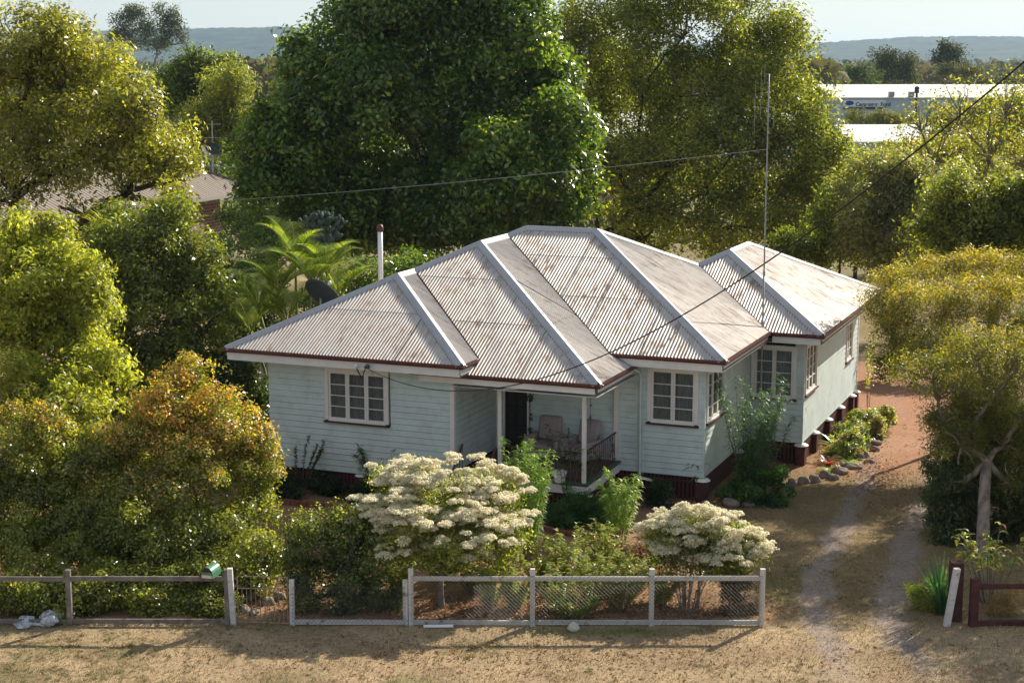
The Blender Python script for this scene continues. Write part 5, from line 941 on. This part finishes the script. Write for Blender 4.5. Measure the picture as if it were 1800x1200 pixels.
ftree('bushy_tree','mid green domed tree beyond the olive tree at left',345,112,[(350,125,45,30),(320,150,45,35),(380,140,35,30),(300,180,35,30),(345,185,55,35),(400,130,25,25)],16000,(.3,.14),[((.10,.14,.025),3),((.065,.095,.02),3),((.16,.18,.03),1.3)],302,.3)
ftree('weeping_tree','light feathery weeping tree left of the huge dark tree',400,100,[(405,160,45,45),(380,210,45,40),(420,215,40,45),(360,240,40,30),(410,260,50,35)],16000,(.34,.07),[((.17,.18,.05),3),((.12,.14,.035),3),((.22,.21,.06),1)],303,.22,droop=.8)
ftree('bushy_tree','broad dark green tree behind the long shed roof',1510,300,[(1480,135,35,16),(1515,140,35,18),(1450,125,25,12)],2600,(.6,.3),DEEP,311,.3)
ftree('gum_tree','rounded multi stemmed gum tree standing above the long shed',1572,310,[(1548,105,17,15),(1575,108,20,18),(1598,112,16,13),(1560,130,22,16),(1590,135,22,14)],3400,(.6,.28),[((.10,.115,.035),3),((.065,.08,.025),3)],312,.3)
ftree('gum_tree','dark gum tree standing out above the shed at the right',1668,330,[(1665,88,17,12),(1680,98,18,14),(1655,102,16,10),(1672,110,16,8)],2400,(.6,.28),GUM,313,.3)
ftree('bushy_tree','flat yellowish tree crown right of the gum above the shed',1690,320,[(1670,125,25,9),(1700,128,25,9)],1500,(.6,.28),[((.15,.15,.05),2),((.1,.11,.04),2)],314,.25)
ftree('bushy_tree','pale green bush before the wall of the long shed',1540,215,[(1510,208,22,9),(1545,212,30,9),(1580,214,30,8)],2600,(.45,.2),YG,315,.15)
ftree('bushy_tree','leafy olive tree in front of the long shed at right',1660,125,[(1650,225,35,22),(1690,212,40,24),(1740,205,40,30),(1650,250,35,14,0,.5)],5000,(.3,.13),OLIVE,316,.2,fill=.1)
ftree('bushy_tree','green tree at the right edge below the shed',1770,120,[(1760,220,40,35),(1790,200,30,40),(1740,250,45,30),(1790,260,30,35)],7000,(.3,.13),YG,317,.2)
ftree('bushy_tree','olive tree in front of the low white shed',1600,108,[(1580,272,50,18),(1640,268,45,18),(1690,274,45,22),(1720,300,60,30)],7000,(.26,.11),OLIVE,318,.2)
ftree('bushy_tree','low olive tree row behind the long shed roof ridge',1720,300,[(1680,150,40,8),(1740,150,50,9),(1790,148,30,10)],2200,(.55,.25),[((.1,.1,.03),2),((.07,.08,.025),2)],319,.2)
ftree('bushy_tree','dark tree filling the gap behind the neighbour house',470,95,[(440,300,60,50),(500,350,60,50),(380,300,50,30),(450,380,70,40),(560,380,90,70),(660,400,80,60),(600,200,120,80)],14000,(.3,.14),DEEP,320,.3)
ftree('bushy_tree','shadowy tree behind the spreading tree at centre',1100,98,[(1020,300,60,60),(1100,330,70,60),(1080,400,80,40),(1180,420,80,40),(1280,440,70,30),(1400,420,80,40),(1180,300,90,60),(1330,360,80,60),(1480,380,60,60)],16000,(.3,.13),[((.11,.12,.03),3),((.2,.16,.05),1.2),((.07,.08,.02),2),((.3,.17,.06),.5)],321,.3,fill=.1)
ftree('hedge_row','dark clipped hedge row below the pale long roof',265,318,[(235,140,20,6),(265,140,22,6),(295,139,20,6)],1500,(.5,.25),DEEP,322,.15)
def woods():
    rng=np.random.default_rng(77); Ps=[];Ns=[];Ks=[];Ls=[]
    n=1500; Y=260*(3300/260)**rng.uniform(size=n)**.8; px=rng.uniform(-150,1950,n)
    for y,p in zip(Y,px):
        if y<420 and (1430<p<1950 or 215<p<320): continue
        if y<900 and 225<p<310: continue
        x=(p-900)*y/FPX; h=rng.uniform(6,13)*(1 if y<1500 else 1.25); w_=h*rng.uniform(.35,.6); k=int(np.clip(26000/y,14,80)); d=unit(rng.normal(size=(k,3))); P=np.array([x,y,h*.6])+d*np.array([w_,w_,h*.42])*rng.uniform(.5,1.05,(k,1))
        Ps.append(P);Ns.append(unit(d+rng.normal(size=d.shape)*.6));c=np.array([(.075,.09,.04),(.06,.075,.03),(.10,.10,.045),(.13,.115,.06)])[rng.integers(0,4)]; Ks.append(c*rng.uniform(.8,1.2,(k,1))); Ls.append(np.full(k,h*.27*(1+.35*(y>900))))
    P=np.concatenate(Ps);N_=np.concatenate(Ns);K=np.concatenate(Ks);L=np.concatenate(Ls); V,F,K=leaf_quads(P,N_,rng.normal(size=P.shape),L,L*.7,K)
    tag(link('woodland',np_mesh('woodland',V,F,K),FARLEAF),'distant grey green scrub woodland across the plain below the hills','woodland',kind='stuff')
woods()
# ---------------------------------------------------------------- the air
hz_=MB(); hz_.box(-6500,6500,-40,9500,-3,150); HM=bpy.data.materials.new('haze'); HM.use_nodes=True; t_=HM.node_tree; t_.nodes.remove(t_.nodes['Principled BSDF']); pv=t_.nodes.new('ShaderNodeVolumePrincipled'); pv.inputs['Color'].default_value=(.55,.76,1,1); pv.inputs['Density'].default_value=0.00009; pv.inputs['Anisotropy'].default_value=.2; t_.links.new(pv.outputs[0],t_.nodes['Material Output'].inputs['Volume'])
tag(hz_.build('haze',HM),kind='stuff')
